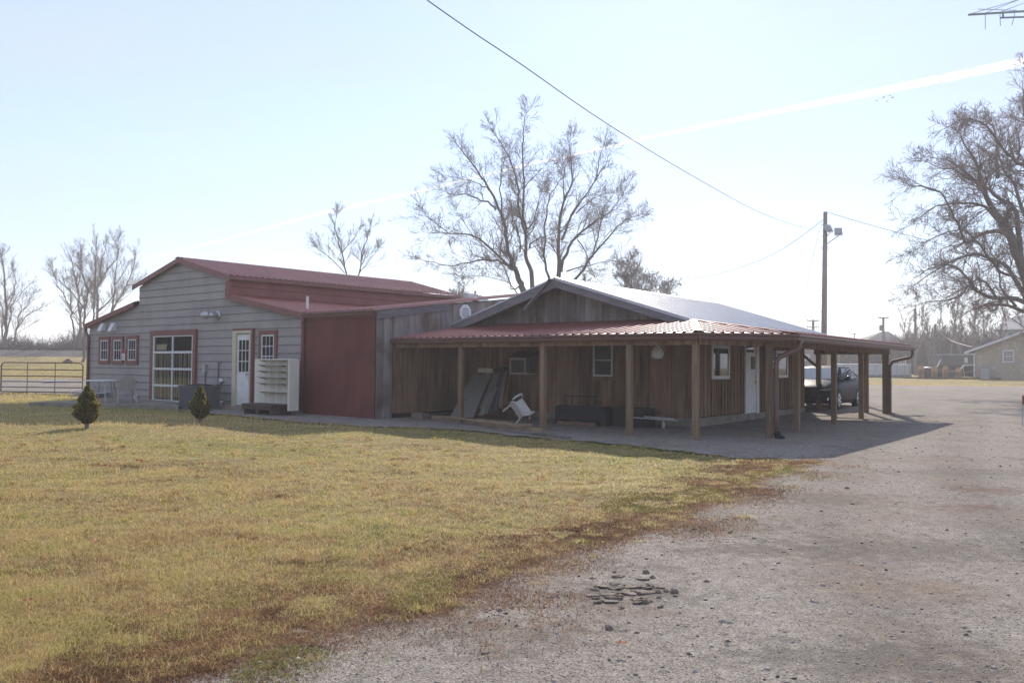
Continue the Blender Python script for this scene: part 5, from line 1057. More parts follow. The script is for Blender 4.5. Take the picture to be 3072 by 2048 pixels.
m = MB(); m.tube([bl_(1478, 1112, -.68), bl_(1495, 1106, -.66), bl_(1514, 1108, -.64), bl_(1520, 1112, -.64)], [.05, .07, .06, .02], 8); m.build('dark_cover', M_blk, t, smooth=True)
# window air conditioner on the front wall
p, q = q2(1531, 1121, 'v', -.4), q2(1578, 1075, 'v', -.4)
t = thing('window_unit', W(p[0], -.4, p[1]), 'boxy window air conditioner with a pale frame on the sheltered wall', 'air conditioner', rz=-AN)
m = MB(); m.ub(p[0], q[0]+.1, -.4, -.03, p[1], q[1]); m.build('case', mat('unit case', (.10, .09, .08), rough=.6), t)
m = MB(); e_ = .035; m.ub(p[0]-.01, q[0]+.0, -.435, -.405, p[1]-.01, p[1]+e_); m.ub(p[0]-.01, q[0], -.435, -.405, q[1]-e_, q[1]+.01); m.ub(p[0]-.01, p[0]+e_, -.434, -.405, p[1]+e_, q[1]-e_); m.ub(q[0]-e_, q[0], -.434, -.405, p[1]+e_, q[1]-e_)
m.ub(q[0]+.0, q[0]+.11, -.42, -.05, p[1]-.01, p[1]+.02); m.build('frame', M_wpl, t)
m = MB()
for k in range(12): z = p[1]+e_+.01+k*(q[1]-p[1]-2*e_)/12; m.ub(p[0]+e_, q[0]-e_, -.415, -.401, z, z+.012)
m.build('grille', mat('unit grille', (.07, .06, .05), rough=.7), t)
m = MB(); m.prism([W(p[0]-.02, -.03, q[1]+.22), W(p[0]-.02, -.45, q[1]+.05), W(p[0]-.02, -.03, q[1]+.05)], UX*(q[0]-p[0]+.2)); m.build('hood', M_dark, t)
# tipped white chair and red chair
Mx = Matrix.Translation(onz(1550, 1276, .12)+VX*.15) @ Matrix.Rotation(math.radians(-25), 4, 'Z') @ Matrix.Rotation(math.radians(52), 4, 'Y') @ Matrix.Rotation(math.radians(38), 4, 'X') @ Matrix.Scale(.8, 4)
Mx.translation += Vector((-.1, 0, .24)); plastic_chair(Mx, M_wpl, 'white plastic chair tipped over against the clutter under the porch')
M_rpl = mat('faded red plastic', (.30, .06, .05), (.36, .09, .075), 5, rough=.6)
Mx = Matrix.Translation(onz(1492, 1254, .06)+VX*.3) @ Matrix.Rotation(math.radians(-60), 4, 'Z') @ Matrix.Rotation(math.radians(12), 4, 'Y') @ Matrix.Scale(.8, 4); plastic_chair(Mx, M_rpl, 'faded red plastic chair among the leaning boards')
# dark bench seat with rail
a0, z0 = q2(1672, 1283, 'v', -1.2); a1, _ = q2(1813, 1283, 'v', -1.2); zt_ = q2(1740, 1217, 'v', -1.2)[1]; zr = q2(1700, 1186, 'v', -.9)[1]
t = thing('black_bench', W((a0+a1)/2, -1.1, .05), 'black upholstered bench with a slim metal rail under the porch', 'bench', rz=-AN)
m = MB(); m.ub(a0, a1, -1.2, -.95, .15, zt_); m.ub(a0-.04, a0+.06, -1.25, -.7, .02, zt_-.02); m.ub(a1-.06, a1+.04, -1.25, -.7, .02, zt_-.02); m.ub(a0+.06, a1-.06, -.95, -.4, .15, .42); m.build('body', M_blk, t)
m = MB(); ra, rb = q2(1694, 1186, 'v', -.9)[0], q2(1792, 1186, 'v', -.9)[0]; m.bar(W(ra, -.9, zr), W(rb, -.9, zr), .025, .03)
for k in range(5): uu = ra+(rb-ra)*k/4.3; m.bar(W(uu, -.9, zt_-.1), W(uu, -.9, zr), .03, .02, up=UX)
m.build('rail', M_blk, t)
m = MB(); m.ub(a0+.1, a1-.2, -1.35, -1.25, .03, .12); m.build('wood_edge', M_brn, t)
m = MB(); m.ub(a1+.1, a1+.95, -1.0, -.35, .03, .47, .5); m.ub(a1+.08, a1+.97, -1.02, -.33, .47, .50); tag(m.build('dark_chest', M_blk), 'low black storage chest beside the bench and the third porch post', 'chest')
# white pipes
a, b_ = W(*onv(1893, 1246, -1.0)), W(*onv(2022, 1258, -.7))
for i, (dx, lab) in enumerate(((0, 'upper white plastic pipe propped along the foundation'), (.10, 'lower white plastic pipe propped along the foundation'))):
    m = MB(); o_ = -VX*dx-ZX*dx*.35; e2 = W(*onv(2035 if i else 2022, 1260 if i else 1256, -.7)); m.tube([a+o_, e2+o_*.3], .018, 8); tag(m.build('plastic_pipe', M_dull, smooth=True), lab, 'pipe', 'white pipes by the shop foundation')
m = MB(); c = W(*onv(1990, 1276, -.75)); m.tube([c-ZX*.08, c, c+ZX*.07, c+ZX*.14], [.03, .045, .035, .01], 8); tag(m.build('plastic_jug', M_dull, smooth=True), 'small white jug standing under the white pipes', 'jug')
# hanging bag
c = W(*onv(1972, 1058, -2.2)); t = thing('hanging_bag', c+ZX*.12, 'white translucent bag hanging from the porch ceiling', 'bag')
m = MB(); m.lathe(c-ZX*.14, [(.03, 0), (.11, .02), (.145, .09), (.135, .17), (.08, .26), (.03, .33), (.05, .36)], 14); m.build('bag_body', mat('bag', (.42, .41, .38), (.52, .51, .49), 9, rough=.6, bump=.5, bscale=12), t, smooth=True)
m = MB(); m.tube([c+ZX*.2, c+ZX*.45], .006, 4); m.build('cord', M_blk, t)
m = MB(); c = W(*onv(1897, 1027, -2.7)); t = thing('flood_camera', c, 'black security camera under the porch eave by the third post', 'camera'); m.tube([c-UX*.1, c+UX*.03, c+UX*.1-VX*.03], [.05, .06, .065], 10); m.build('housing', M_blk, t)
m = MB(); m.tube([c+UX*.1-VX*.031, c+UX*.115-VX*.036], [.045, .04], 10); m.build('lens', M_glass, t); m = MB(); m.tube([c-UX*.08+ZX*.02, c-UX*.12-ZX*.06], [.04, .045], 8); m.build('bracket', M_blk, t)
# rough pile at the sheltered corner
m = MB(); c = W(.45, -1.9, .05)
lumber('timber', W(.5, -2.6, .12), W(.9, -.5, .22), .16, .08, 'dark beam on blocks along the grey side wall', None, M_dkw)
m = MB(); m.ub(.35, .75, -2.7, -2.4, .03, .22); tag(m.build('block', M_stone), 'rough grey block under the dark beam by the side wall', 'block')
m = MB(); p0 = onu(1287, 1182, .12); m.tube([W(.3, p0[1], p0[2]), W(.12, p0[1]+.25, .2)], .012, 5); tag(m.build('pole', M_grey), 'thin stick leaning on the grey side wall', 'stick')
# gravel heap by the side wall foundation
# ------------------------------------------------------------------ gate and field
M_gate = mat('rusty gate pipe', (.055, .035, .028), (.11, .065, .045), 8, rough=.7)
g0, g1 = gnd(2, 1182), gnd(247, 1186); gd_ = (g1-g0).normalized(); sc_ = g0.y/FPX
t = thing('pipe_gate', (g0+g1)/2, 'long rusty six rail pipe gate on the left', 'gate'); gl = (g1-g0).length
b0 = max(g0.z, g1.z)+.12; tt = b0+1.26
fr = [g0+gd_*.02+ZX*(b0-g0.z), None]
def gp(s, z): q = g0+gd_*s; return Vector((q.x, q.y, z))
m = MB(); m.tube([gp(.0, b0), gp(0, tt-.15), gp(.05, tt-.04), gp(.16, tt), gp(gl-.16, tt), gp(gl-.05, tt-.04), gp(gl, tt-.15), gp(gl, b0), gp(0, b0)], .026, 8); m.build('frame', M_gate, t, smooth=True)
for k in (.16, .35, .54, .76, 0)[:4]: m = MB(); m.tube([gp(0, b0+1.26*k), gp(gl, b0+1.26*k)], .022, 7); m.build('rail', M_gate, t)
for k in (.325, .665): m = MB(); m.tube([gp(gl*k, b0-.1), gp(gl*k, tt)], .016, 6); m.build('upright', M_gate, t)
m = MB(); p = at(281, 1140, 33); z0 = gz(p.x, p.y); m.box((p.x-.06, p.y-.06, z0-.1), (p.x+.12, p.y+.1, z0+1.28)); m.box((p.x-.14, p.y+.0, z0-.1), (p.x-.065, p.y+.1, z0+1.26)); tag(m.build('gate_post', M_grey), 'thick weathered post standing at the barn corner by the patio', 'post')
m = MB(); a, b_ = at(128, 1131, 46), at(200, 1128, 46.5); a.z = gz(a.x, a.y)+.12; b_.z = gz(b_.x, b_.y)+.15; m.tube([a, b_], .06, 8); tag(m.build('white_pole', M_vinyl), 'white pole lying on the far edge of the gravel lane', 'pole')
def mound(name, px, py, wd, ht, label):
    p = gnd(px, py); m = MB(); n = 26; R_ = wd/FPX*p.y; Hh = ht/FPX*p.y; 
    for j in range(7):
        for i in range(n):
            a = 2*PI*i/n; r = R_*(1-j/6)*(1+.18*noise.noise(Vector((math.cos(a)*2, math.sin(a)*2, px)))); m.v.append((p.x+math.cos(a)*r, p.y+math.sin(a)*r*.8, p.z-.03+Hh*(j/6)**.85*(1+.35*noise.noise(Vector((a, j*1.0, px*.1))))))
    for j in range(6):
        for i in range(n): i2 = (i+1) % n; m.f.append((j*n+i, j*n+i2, (j+1)*n+i2, (j+1)*n+i)); m.t.append(.5)
    return tag(m.build(name, mat('earth', (.07, .045, .03), (.13, .09, .06), 6, rough=.95, bump=.8)), label, 'dirt mound')
mound('dirt_mound', 203, 1088, 19, 13, 'low mound of brown earth in the field beyond the gate'); mound('dirt_mound', 9, 1073, 6, 4, 'tiny dark mound of earth in the field at the far left')
# railway
m = MB(); y0 = 88
X0, X1 = -95, 30
n = 60
for i in range(n):
    xa, xb = X0+(X1-X0)*i/n, X0+(X1-X0)*(i+1)/n
    for (ya, za), (yb, zb_) in (((86.5, 2.05), (90.2, 2.86)), ((90.2, 2.86), (94.2, 2.86)), ((94.2, 2.86), (98, 2.0))): m.poly([(xa, ya, za), (xb, ya, za), (xb, yb, zb_), (xa, yb, zb_)])
tag(m.build('railway_embankment', mat('ballast', (.03, .026, .023), (.13, .112, .10), 3.2, rough=.95, bump=.8, bscale=6)), 'grey stone ballast bank carrying the railway', kind='structure')
t = thing('railway_track', (-30, 92, 2.86), 'dark railway track on top of the ballast bank at the left', 'railway track')
for yy in (91.3, 92.8): m = MB(); m.bar((X0, yy, 3.03), (X1, yy, 3.03), .10, .22); m.build('rail', M_gate, t)
m = MB(); x = X0
while x < X1: m.box((x, 90.7, 2.86), (x+.24, 93.4, 2.97)); x += .6
tag(m.build('sleepers', M_dkw, t), kind='stuff')
# ------------------------------------------------------------------ poles, wires, lights
M_pole = mat('utility pole wood', (.27, .205, .165), (.38, .30, .25), 3, (3, 3, .3), rough=.9, bump=.3)
PD = 38.0; pb = at(2470, 1190, PD); pb.z = gz(pb.x, PD); pt = at(2476, 636, PD)
t = thing('utility_pole', pb, 'tall wooden utility pole with two floodlights behind the shop', 'utility pole')
m = MB(); m.tube([pb-ZX*.2, pb.lerp(pt, .5), pt], [.145, .12, .09], 14); m.build('pole', M_pole, t, smooth=True)
for k in range(9): m = MB(); zz = .93-.06*k if k < 3 else .8-.085*(k-3); c = pb.lerp(pt, zz); m.tube([c-Vector((.16, 0, 0)), c+Vector((.15, 0, 0))], .012, 5); m.build('pole_step', M_blk, t)
for (px, py, tilt, yaw) in ((2487, 683, .5, .5), (2515, 693, .45, -.2)):
    c = at(px, py, PD-.25); Mx = Matrix.Translation(c) @ Matrix.Rotation(yaw, 4, 'Z') @ Matrix.Rotation(-tilt, 4, 'X')
    m = MB(); m.hexa([Mx @ Vector(q) for q in ((-.15, .07, -.15), (.15, .07, -.15), (.10, .16, -.12), (-.10, .16, -.12), (-.15, .07, .15), (.15, .07, .15), (.10, .16, .12), (-.10, .16, .12))]); m.box((-.165, -.02, -.165), (.165, .075, .165), M=Mx); fl = m.build('floodlight', M_galv, t)
    m = MB(); m.box((-.14, -.032, -.02), (.14, -.021, .14), M=Mx); m.box((-.14, -.032, -.14), (.14, -.021, -.025), M=Mx); m.build('lens', mat('flood lens', (.42, .40, .36), rough=.25), fl)
    m = MB(); e = pb.lerp(pt, .86 if px < 2500 else .82); m.tube([Mx @ Vector((.17, .03, 0)), Mx @ Vector((.17, .03, -.24)), Mx @ Vector((-.17, .03, -.24)), Mx @ Vector((-.17, .03, 0))], .012, 5); m.tube([Mx @ Vector((0, .03, -.24)), e], .02, 6); m.build('bracket', M_galv, t)
def wire(name, pts, r, label, n=14):
    m = MB(); P = [Vector(p) for p in pts]; F = []
    for i in range(len(P)-1):
        a, b_, c, d_ = P[max(0, i-1)], P[i], P[i+1], P[min(len(P)-1, i+2)]
        for s in range(5): q = s/5; F.append(.5*((2*b_)+(c-a)*q+(2*a-5*b_+4*c-d_)*q*q+(3*b_-a-3*c+d_)*q**3))
    F.append(P[-1]); m.tube(F, r, 5, cap=False); return tag(m.build(name, mat('wire', (.26, .23, .22), rough=.6)), label, 'wire')
def vplane(P_, Q_, px, py):      # where the pixel's ray meets the upright plane through P_ and Q_
    r = ray(px, py); nrm = Vector((Q_.y-P_.y, P_.x-Q_.x, 0)); t_ = (P_-Vector((0, 0, EYE))).dot(nrm)/r.dot(nrm); return r*t_+Vector((0, 0, EYE))
Q_ = at(1280, 0, 7.5); Q_.z = 0; P_ = at(2470, 692, PD)
main = [vplane(P_, Q_, *q) for q in ((1180, -75), (1280, 0), (1420, 98), (1567, 196), (1828, 376), (2090, 535), (2286, 640), (2416, 684), (2470, 692))]
wire('service_wire', main, .006, 'long twisted service wire swooping from the top of the picture to the utility pole')
a = at(2467, 660, PD); e = at(2022, 843, 60); wire('service_wire', [vplane(a, e, *q) for q in ((2467, 660), (2400, 712), (2300, 772), (2160, 820), (2022, 843))], .013, 'thin wire from the pole down to the left behind the white roof')
a = at(2488, 641, PD); e = at(2800, 726, 44); wire('service_wire', [vplane(a, e, *q) for q in ((2480, 636), (2512, 646), (2600, 672), (2700, 700), (2735, 708), (2800, 726), (2900, 745))], .013, 'wire from the pole to the right into the oak')
a = at(2468, 658, PD); e = W(4.5, 8.5, 2.8); wire('guy_wire', [at(2468, 658, PD), at(2432, 800, 34.5), at(2398, 965, 31)], .010, 'thin guy wire slanting down from the pole to the shop roof')
def small_pole(name, px, top, D, r, arms, label, lean=0):
    p = at(px, 1110, D); z = gz(p.x, D); tp = at(px, top, D); t = thing(name, (p.x, D, z), label, 'utility pole'); m = MB(); m.tube([Vector((p.x, D, z-.2)), tp], [r*1.3, r], 8); m.build('pole', M_bark, t)
    for dz, hw in arms: m = MB(); m.bar(tp-ZX*dz-Vector((hw, 0, 0)), tp-ZX*dz+Vector((hw, 0, 0)), .12, .14); ca_ = m.build('crossarm', M_pole, t); m = MB(); [m.lathe(tp-ZX*(dz-.08)+Vector((hw*s_, 0, 0)), [(.05, 0), (.06, .1), (.03, .18)], 6) for s_ in (-.92, -.5, .5, .92)]; m.build('insulators', M_stone, ca_)
    return t, tp
t, tp = small_pole('utility_pole', 2439.5, 959, 120, .19, ((.15, .9), (1.1, .9)), 'distant utility pole with two crossarms just left of the tall floodlight pole')
t, tp = small_pole('utility_pole', 2650, 951, 120, .17, ((.1, .75),), 'distant utility pole with one crossarm and a grey transformer can'); m = MB(); m.lathe(tp+Vector((-.4, -.1, -2.0)), [(.22, 0), (.24, .1), (.24, .75), (.15, .85)], 10); m.build('transformer', M_stone, t)
t, tp = small_pole('lamp_post', 2563, 1001, 125, .07, (), 'thin distant lamp post peeping over the porch roof'); t['category'] = 'lamp post'; m = MB(); m.box((tp.x-.3, tp.y-.15, tp.z-.05), (tp.x+.3, tp.y+.15, tp.z+.1)); m.build('lamp_head', M_galv, t)
small_pole('utility_pole', 2806, 972, 86, .12, (), 'bare grey pole standing behind the garden ornaments')
t, tp = small_pole('utility_pole', 2746, 925, 96, .13, (), 'dark pole among the thicket trees with a small box on it'); m = MB(); m.box((tp.x-.5, tp.y-.2, tp.z-3.5), (tp.x-.15, tp.y+.1, tp.z-2.9)); m.build('pole_box', M_stone, t)
w1 = [at(2439, 962, 120), at(2540, 985, 120), at(2648, 954, 120)]; wire('power_line', w1, .02, 'faint power line between the two distant crossarm poles')
w1 = [at(2652, 954, 120), at(2760, 975, 118), at(2900, 985, 110)]; wire('power_line', w1, .02, 'faint power line running right from the transformer pole')
w1 = [at(2806, 982, 86), at(2845, 1016, 84), at(2880, 1031, 80), at(2916, 1040, 75)]; wire('service_wire', w1, .018, 'pale wire from the bare grey pole to the stone house eave')
# antenna
AD = 7.0; t = thing('tv_antenna', Vector((2.9+AD*.45, AD+.4, gz(6, 7))), 'silver television antenna cut by the top right corner', 'antenna')
M_an = mat('antenna', (.30, .31, .24), (.36, .36, .30), 5, rough=.45, metal=.5); b0_, b1_ = at(2906, 45, AD), at(3210, 26, AD+.35); c0_, c1_ = at(3003, 54, AD), at(3210, 47, AD+.35)
m = MB(); m.bar(b0_, b1_, .014, .014); m.bar(c0_, c1_, .012, .012); m.bar(at(3009, 36, AD), at(3009, 53, AD), .008, .012); ms_ = Vector((t.location.x, t.location.y, 0)); m.tube([Vector((b1_.x, b1_.y, t.location.z)), b1_+ZX*.3], .02, 8); m.build('boom', M_an, t)
for a, e in (((2914, 42), (3065, -3)), ((2960, 38), (3062, -2)), ((3005, 35), (3080, 7)), ((3050, 32), (2934, 28)), ((2956, 42), (2956, 88)), ((3000, 40), (3001, 78)), ((3045, 38), (3036, 76))):
    m = MB(); up_ = e[1] > 50; m.tube([at(*a, AD), at(*e, AD-.05 if up_ else AD+.45)], .0028, 5); m.build('element', M_an, t)
# birds
M_bird = mat('bird', (.05, .045, .045), rough=.8)
for k, (px, py) in enumerate(((2630, 303), (2651, 293), (2669, 287), (2678, 294), (2662, 304))):
    c = at(px, py, 150); m = MB(); m.tube([c+Vector((-.16, 0, 0)), c+Vector((-.05, 0, .02)), c+Vector((.1, 0, 0)), c+Vector((.22, 0, -.01))], [.01, .055, .05, .01], 6)
    s_ = 1 if k % 2 else -1
    for q in (-1, 1): m.prism([c+Vector((.06, 0, .02)), c+Vector((-.06, 0, .02)), c+Vector((-.1, q*.25, .16*s_)), c+Vector((-.02, q*.48, .05*s_))], (0, 0, .012))
    tag(m.build('bird', M_bird), 'tiny dark bird flying high under the jet trail', 'bird', 'birds flying over the oak')
# marker at right edge
p = gnd(3067, 1281); t = thing('marker_stake', p, 'grey stake with a red reflector head at the right edge of the drive', 'marker')
tp = at(3070, 1186, p.y); m = MB(); m.tube([p-ZX*.1, Vector((tp.x-.01, p.y, tp.z-.2))], .014, 6); m.build('stake', M_galv, t); m = MB(); m.box((tp.x-.02, p.y-.02, tp.z-.24), (tp.x+.05, p.y+.02, tp.z)); m.build('reflector', mat('reflector red', (.22, .03, .03), rough=.4), t)
# ------------------------------------------------------------------ parked car
M_car = mat('dark blue car paint', (.012, .014, .024), rough=.32, spec=.18); M_car.node_tree.nodes['Principled BSDF'].inputs['IOR'].default_value = 1.18; M_cg = mat('car glass', (.05, .06, .065), rough=.03, spec=1.0)
M_tyre = mat('tyre', (.02, .02, .02), rough=.85); M_rim = mat('alloy rim', (.45, .46, .48), rough=.3, metal=.9); M_chr = mat('chrome', (.6, .6, .62), rough=.15, metal=1)
def loft(m, secs, close=False):
    i = len(m.v); q = len(secs[0])
    for s in secs: m.v += [tuple(p) for p in s]
    for k in range(len(secs)-1):
        for j in range(q-1): m.f.append((i+k*q+j, i+k*q+j+1, i+(k+1)*q+j+1, i+(k+1)*q+j)); m.t.append(.5)
def car():
    fw_ = gnd(2478, 1226); hd = Vector((-.575, -.818, 0)).normalized(); lt = Vector((-hd.y, hd.x, 0))      # heading (front) and the car's left
    # origin: centre of the car on the ground; x forward, y to its left
    pf = at(2507, 1219, 27.6); c = pf-hd*1.35-lt*.78; c.z = gz(c.x, c.y)+.02
    t = thing('parked_car', c, 'dark blue four door sedan parked behind the porch posts', 'car', rz=math.atan2(hd.y, hd.x))
    T = lambda x, y, z: Vector((c.x, c.y, c.z))+hd*x+lt*y+ZX*z
    # side profile: x, half width at belt, hood/deck height, sill
    S = [(2.30, .55, .58, .30), (2.24, .70, .66, .22), (2.05, .82, .76, .19), (1.75, .87, .86, .18), (1.3, .89, .93, .18), (.85, .90, .99, .18), (.4, .90, 1.0, .18), (-.3, .90, 1.0, .18), (-1.0, .90, 1.01, .18), (-1.5, .89, 1.04, .18), (-1.85, .86, 1.06, .2), (-2.15, .80, 1.04, .24), (-2.30, .66, .95, .32)]
    m = MB(); secs = []
    for x, w_, h_, s_ in S:
        half = [(w_*.9, s_), (w_*.99, s_+.12), (w_, s_+(h_-s_)*.45), (w_*1.0, s_+(h_-s_)*.62), (w_*.965, s_+(h_-s_)*.84), (w_*.90, h_-.03), (w_*.72, h_), (w_*.35, h_+.025)]
        secs.append([T(x, y, z) for y, z in half]+[T(x, -y, z) for y, z in half[::-1]])
    loft(m, secs); i = len(m.v); m.v += [tuple(p) for p in secs[0]]; m.f.append(tuple(range(i, i+16))); m.t.append(.5); i = len(m.v); m.v += [tuple(p) for p in secs[-1]]; m.f.append(tuple(range(i, i+16))); m.t.append(.5)
    m.poly([T(2.1, .75, .2), T(2.1, -.75, .2), T(-2.1, -.75, .22), T(-2.1, .75, .22)]); body = m.build('body', M_car, t, smooth=True)
    G = [(.98, .82, .99, .0), (.30, .70, 1.37, 0), (0, .66, 1.43, 0), (-.6, .65, 1.455, 0), (-1.05, .62, 1.40, 0), (-1.78, .60, 1.09, 0)]
    m = MB(); secs = [[T(x, w_, h_-.05), T(x, w_*.93, h_-.012), T(x, w_*.5, h_+.01), T(x, -w_*.5, h_+.01), T(x, -w_*.93, h_-.012), T(x, -w_, h_-.05)] for x, w_, h_, _ in G[1:5]]; loft(m, secs); m.build('roof', M_car, t, smooth=True)
    m = MB(); m.prism([T(.99, .70, 1.0), T(.99, -.70, 1.0), T(.32, -.62, 1.365), T(.32, .62, 1.365)], ZX*.012); m.build('windshield', mat('sky painted windshield', (.26, .30, .31), rough=.05, spec=1.0), t)  # glass base colour lightened to paint the sky's reflection
    m = MB(); m.prism([T(-1.75, .6, 1.09), T(-1.75, -.6, 1.09), T(-1.08, -.56, 1.39), T(-1.08, .56, 1.39)], ZX*.012); m.build('rear_window', M_cg, t)
    for sg in (1, -1):
        for xs in (((.80, 1.02), (-.28, 1.02), (-.28, 1.385), (.22, 1.36)), ((-.34, 1.02), (-1.35, 1.05), (-1.02, 1.34), (-.34, 1.39))):
            m = MB(); yy = lambda z: .865-(z-1.0)*.52; m.prism([T(x, sg*yy(z), z) for x, z in xs], lt*sg*.015); m.build('side_window', M_cg, t)
        m = MB(); yy = lambda z: .862-(z-1.0)*.52
        ol = [(1.0, .99), (.28, 1.40), (-.3, 1.43), (-1.0, 1.385), (-1.75, 1.08), (-1.4, 1.03), (.85, .99)]; m.prism([T(x, sg*yy(z), z) for x, z in ol], -lt*sg*.02); m.build('pillar_panel', M_car, t)
        m = MB(); m.tube([T(.99, sg*.74, 1.0), T(.30, sg*.66, 1.39)], .028, 6); m.tube([T(-1.05, sg*.62, 1.39), T(-1.78, sg*.66, 1.07)], .03, 6); m.build('pillar', M_car, t)
        m = MB(); m.tube([T(.72, sg*.90, 1.0), T(.72, sg*1.0, 1.04), T(.71, sg*1.05, 1.06), T(.70, sg*1.10, 1.06)], [.02, .06, .08, .05], 8); m.build('wing_mirror', M_car, t, smooth=True)
        m = MB(); m.prism([T(2.19, sg*.48, .66), T(2.10, sg*.80, .70), T(1.86, sg*.875, .76), T(1.92, sg*.86, .66), T(2.2, sg*.60, .60)], hd*.05+ZX*.01); m.build('headlight', mat('headlight glass', (.42, .43, .45), rough=.08, spec=1), t)
        m = MB(); m.prism([T(2.21, sg*.55, .40), T(2.14, sg*.76, .42), T(2.14, sg*.76, .33), T(2.22, sg*.55, .30)], hd*.035); m.build('fog_light', M_chr, t)
        for x in (-.3, ): m = MB(); m.bar(T(x+.1, sg*.905, .86), T(x-.08, sg*.905, .86), .02, .02); m.build('door_handle', M_chr, t)
        for x in (1.35, -1.35):
            w0 = T(x, sg*.80, .32); m = MB()
            ax = lt*sg
            m.tube([w0-ax*.10, w0-ax*.08, w0+ax*.09, w0+ax*.105], [.27, .322, .322, .29], 26); wh = m.build('wheel', M_tyre, t, smooth=False)
            m = MB(); m.tube([w0+ax*.106, w0+ax*.112], [.225, .21], 22)
            m.build('rim', M_rim, wh); m = MB()
            for k in range(5):
                a = 2*PI*k/5; d1 = hd*math.cos(a)+ZX*math.sin(a); d2 = hd*math.cos(a+.63)+ZX*math.sin(a+.63); q0 = w0+ax*.114+d2*.13
                m.prism([q0-d2*.07, q0+d2*.06+d2.cross(ax)*.045, q0+d2*.06-d2.cross(ax)*.045], ax*.003)
            m.build('rim_gap', M_dark, wh)
            m = MB(); pts = [T(x+.37*math.cos(PI*k/10), sg*.897, .32+.37*math.sin(PI*k/10)) for k in range(11)]; m.prism(pts, lt*sg*.006); m.build('wheel_arch', M_dark, t)
    m = MB(); m.prism([T(2.285, .50, .50), T(2.285, -.50, .50), T(2.30, -.42, .34), T(2.30, .42, .34)], hd*.03); g_ = m.build('grille', M_dark, t)
    m = MB(); m.tube([T(2.33, .54, .51), T(2.33, -.54, .51), T(2.34, -.44, .32), T(2.34, .44, .32), T(2.33, .54, .51)], .012, 5); m.build('grille_trim', M_chr, g_)
    m = MB(); m.bar(T(2.31, .52, .60), T(2.31, -.52, .60), .03, .05); m.build('upper_grille', M_dark, t)
car()
# ------------------------------------------------------------------ across the gravel: pool, garden, houses
M_pool = mat('pool wall', (.42, .42, .43), (.50, .50, .51), 3, rough=.5)
pc = at(2612, 1117, 84); px0 = pc.x; R_ = 3.65; bz = gz(pc.x, 82); t = thing('swimming_pool', (pc.x, 84, bz), 'round white above ground pool behind the porch posts', 'pool')
nP = 22; hP = 1.25
m = MB()
for i in range(nP*3): a, b_ = 2*PI*i/(nP*3), 2*PI*(i+1)/(nP*3); m.poly([(pc.x+math.cos(a)*R_, 84+math.sin(a)*R_, bz-.1), (pc.x+math.cos(b_)*R_, 84+math.sin(b_)*R_, bz-.1), (pc.x+math.cos(b_)*R_, 84+math.sin(b_)*R_, bz+hP), (pc.x+math.cos(a)*R_, 84+math.sin(a)*R_, bz+hP)])
m.poly([(pc.x+math.cos(2*PI*i/40)*R_*.99, 84+math.sin(2*PI*i/40)*R_*.99, bz+hP-.2) for i in range(40)]); m.build('pool_wall', M_pool, t)
m = MB(); m.tube([(pc.x+math.cos(2*PI*i/40)*R_, 84+math.sin(2*PI*i/40)*R_, bz+hP+.02) for i in range(41)], .07, 6); m.build('top_rail', M_vinyl, t)
m = MB(); m.tube([(pc.x+math.cos(2*PI*i/40)*(R_+.01), 84+math.sin(2*PI*i/40)*(R_+.01), bz+.2) for i in range(41)], .055, 6); m.build('bottom_band', mat('pool band', (.10, .12, .16), rough=.6), t)
for i in range(nP): a = 2*PI*(i+.5)/nP; m = MB(); c = Vector((pc.x+math.cos(a)*(R_+.03), 84+math.sin(a)*(R_+.03), bz)); m.tube([c, c+ZX*hP], .045, 5); m.build('upright', M_galv, t)
c = at(2708, 1100, 84.5); z0 = gz(c.x, 84.5); t = thing('pool_ladder', (c.x, 84.5, z0), 'white a-frame ladder at the right rim of the pool', 'ladder')
for sx in (-.28, .28):
    m = MB(); m.tube([(c.x+sx*1.1, 83.9, z0), (c.x+sx*.8, 84.4, z0+1.75), (c.x+sx*.6, 84.5, z0+1.95), (c.x+sx*.8, 84.7, z0+1.7), (c.x+sx*1.1, 85.1, z0)], .025, 6); m.build('rail', M_vinyl, t)
for k in range(5): m = MB(); f = (k+.7)/6; m.tube([(c.x-.3, 83.9+.5*f, z0+1.75*f), (c.x+.3, 83.9+.5*f, z0+1.75*f)], .02, 5); m.build('rung', M_vinyl, t)
# landscape edging
e0, e1 = at(2400, 1100, 76), at(3300, 1100, 74.5); n = 24
m = MB()
for i in range(n):
    a, b_ = e0.lerp(e1, i/n), e0.lerp(e1, (i+1)/n-.002); a.z = gz(a.x, a.y)+.08; b_.z = gz(b_.x, b_.y)+.08; m.bar(a, b_, .2, .2)
tag(m.build('edging_timber', M_dkw), 'dark landscape timber edging along the far grass strip', 'edging')
# ornamental grasses, ropes
M_reed = ramp_mat('dry ornamental grass', [(0, (.22, .13, .07)), (.5, (.36, .24, .14)), (1, (.48, .36, .22))], .8, .3)
gp_ = []
for k, (px, hh, lab) in enumerate(((2762, 1.35, 'leftmost of the clumps'), (2803, 1.2, 'clump between the kettle and the cart'), (2836, 1.3, 'clump right of the dark cart'), (2876, 1.15, 'rightmost clump, by the canopy swing'))):
    c = at(px, 1120, 76.5); c.z = gz(c.x, c.y); m = MB(); gp_.append(c)
    for j in range(300): a = rnd.random()*6.28; r = rnd.random()**.7*.19; b_ = c+Vector((math.cos(a)*r, math.sin(a)*r, 0)); e = b_+Vector((math.cos(a)*rnd.random()*.18, math.sin(a)*.18*rnd.random(), hh*rnd.uniform(.5, 1.05))); s_ = Vector((.016, 0, 0)); m.poly([b_-s_, b_+s_, e], rnd.random())
    tag(m.build('ornamental_grass', M_reed), 'tall dry tan ornamental grass, '+lab, 'ornamental grass', 'tan ornamental grasses along the edging')
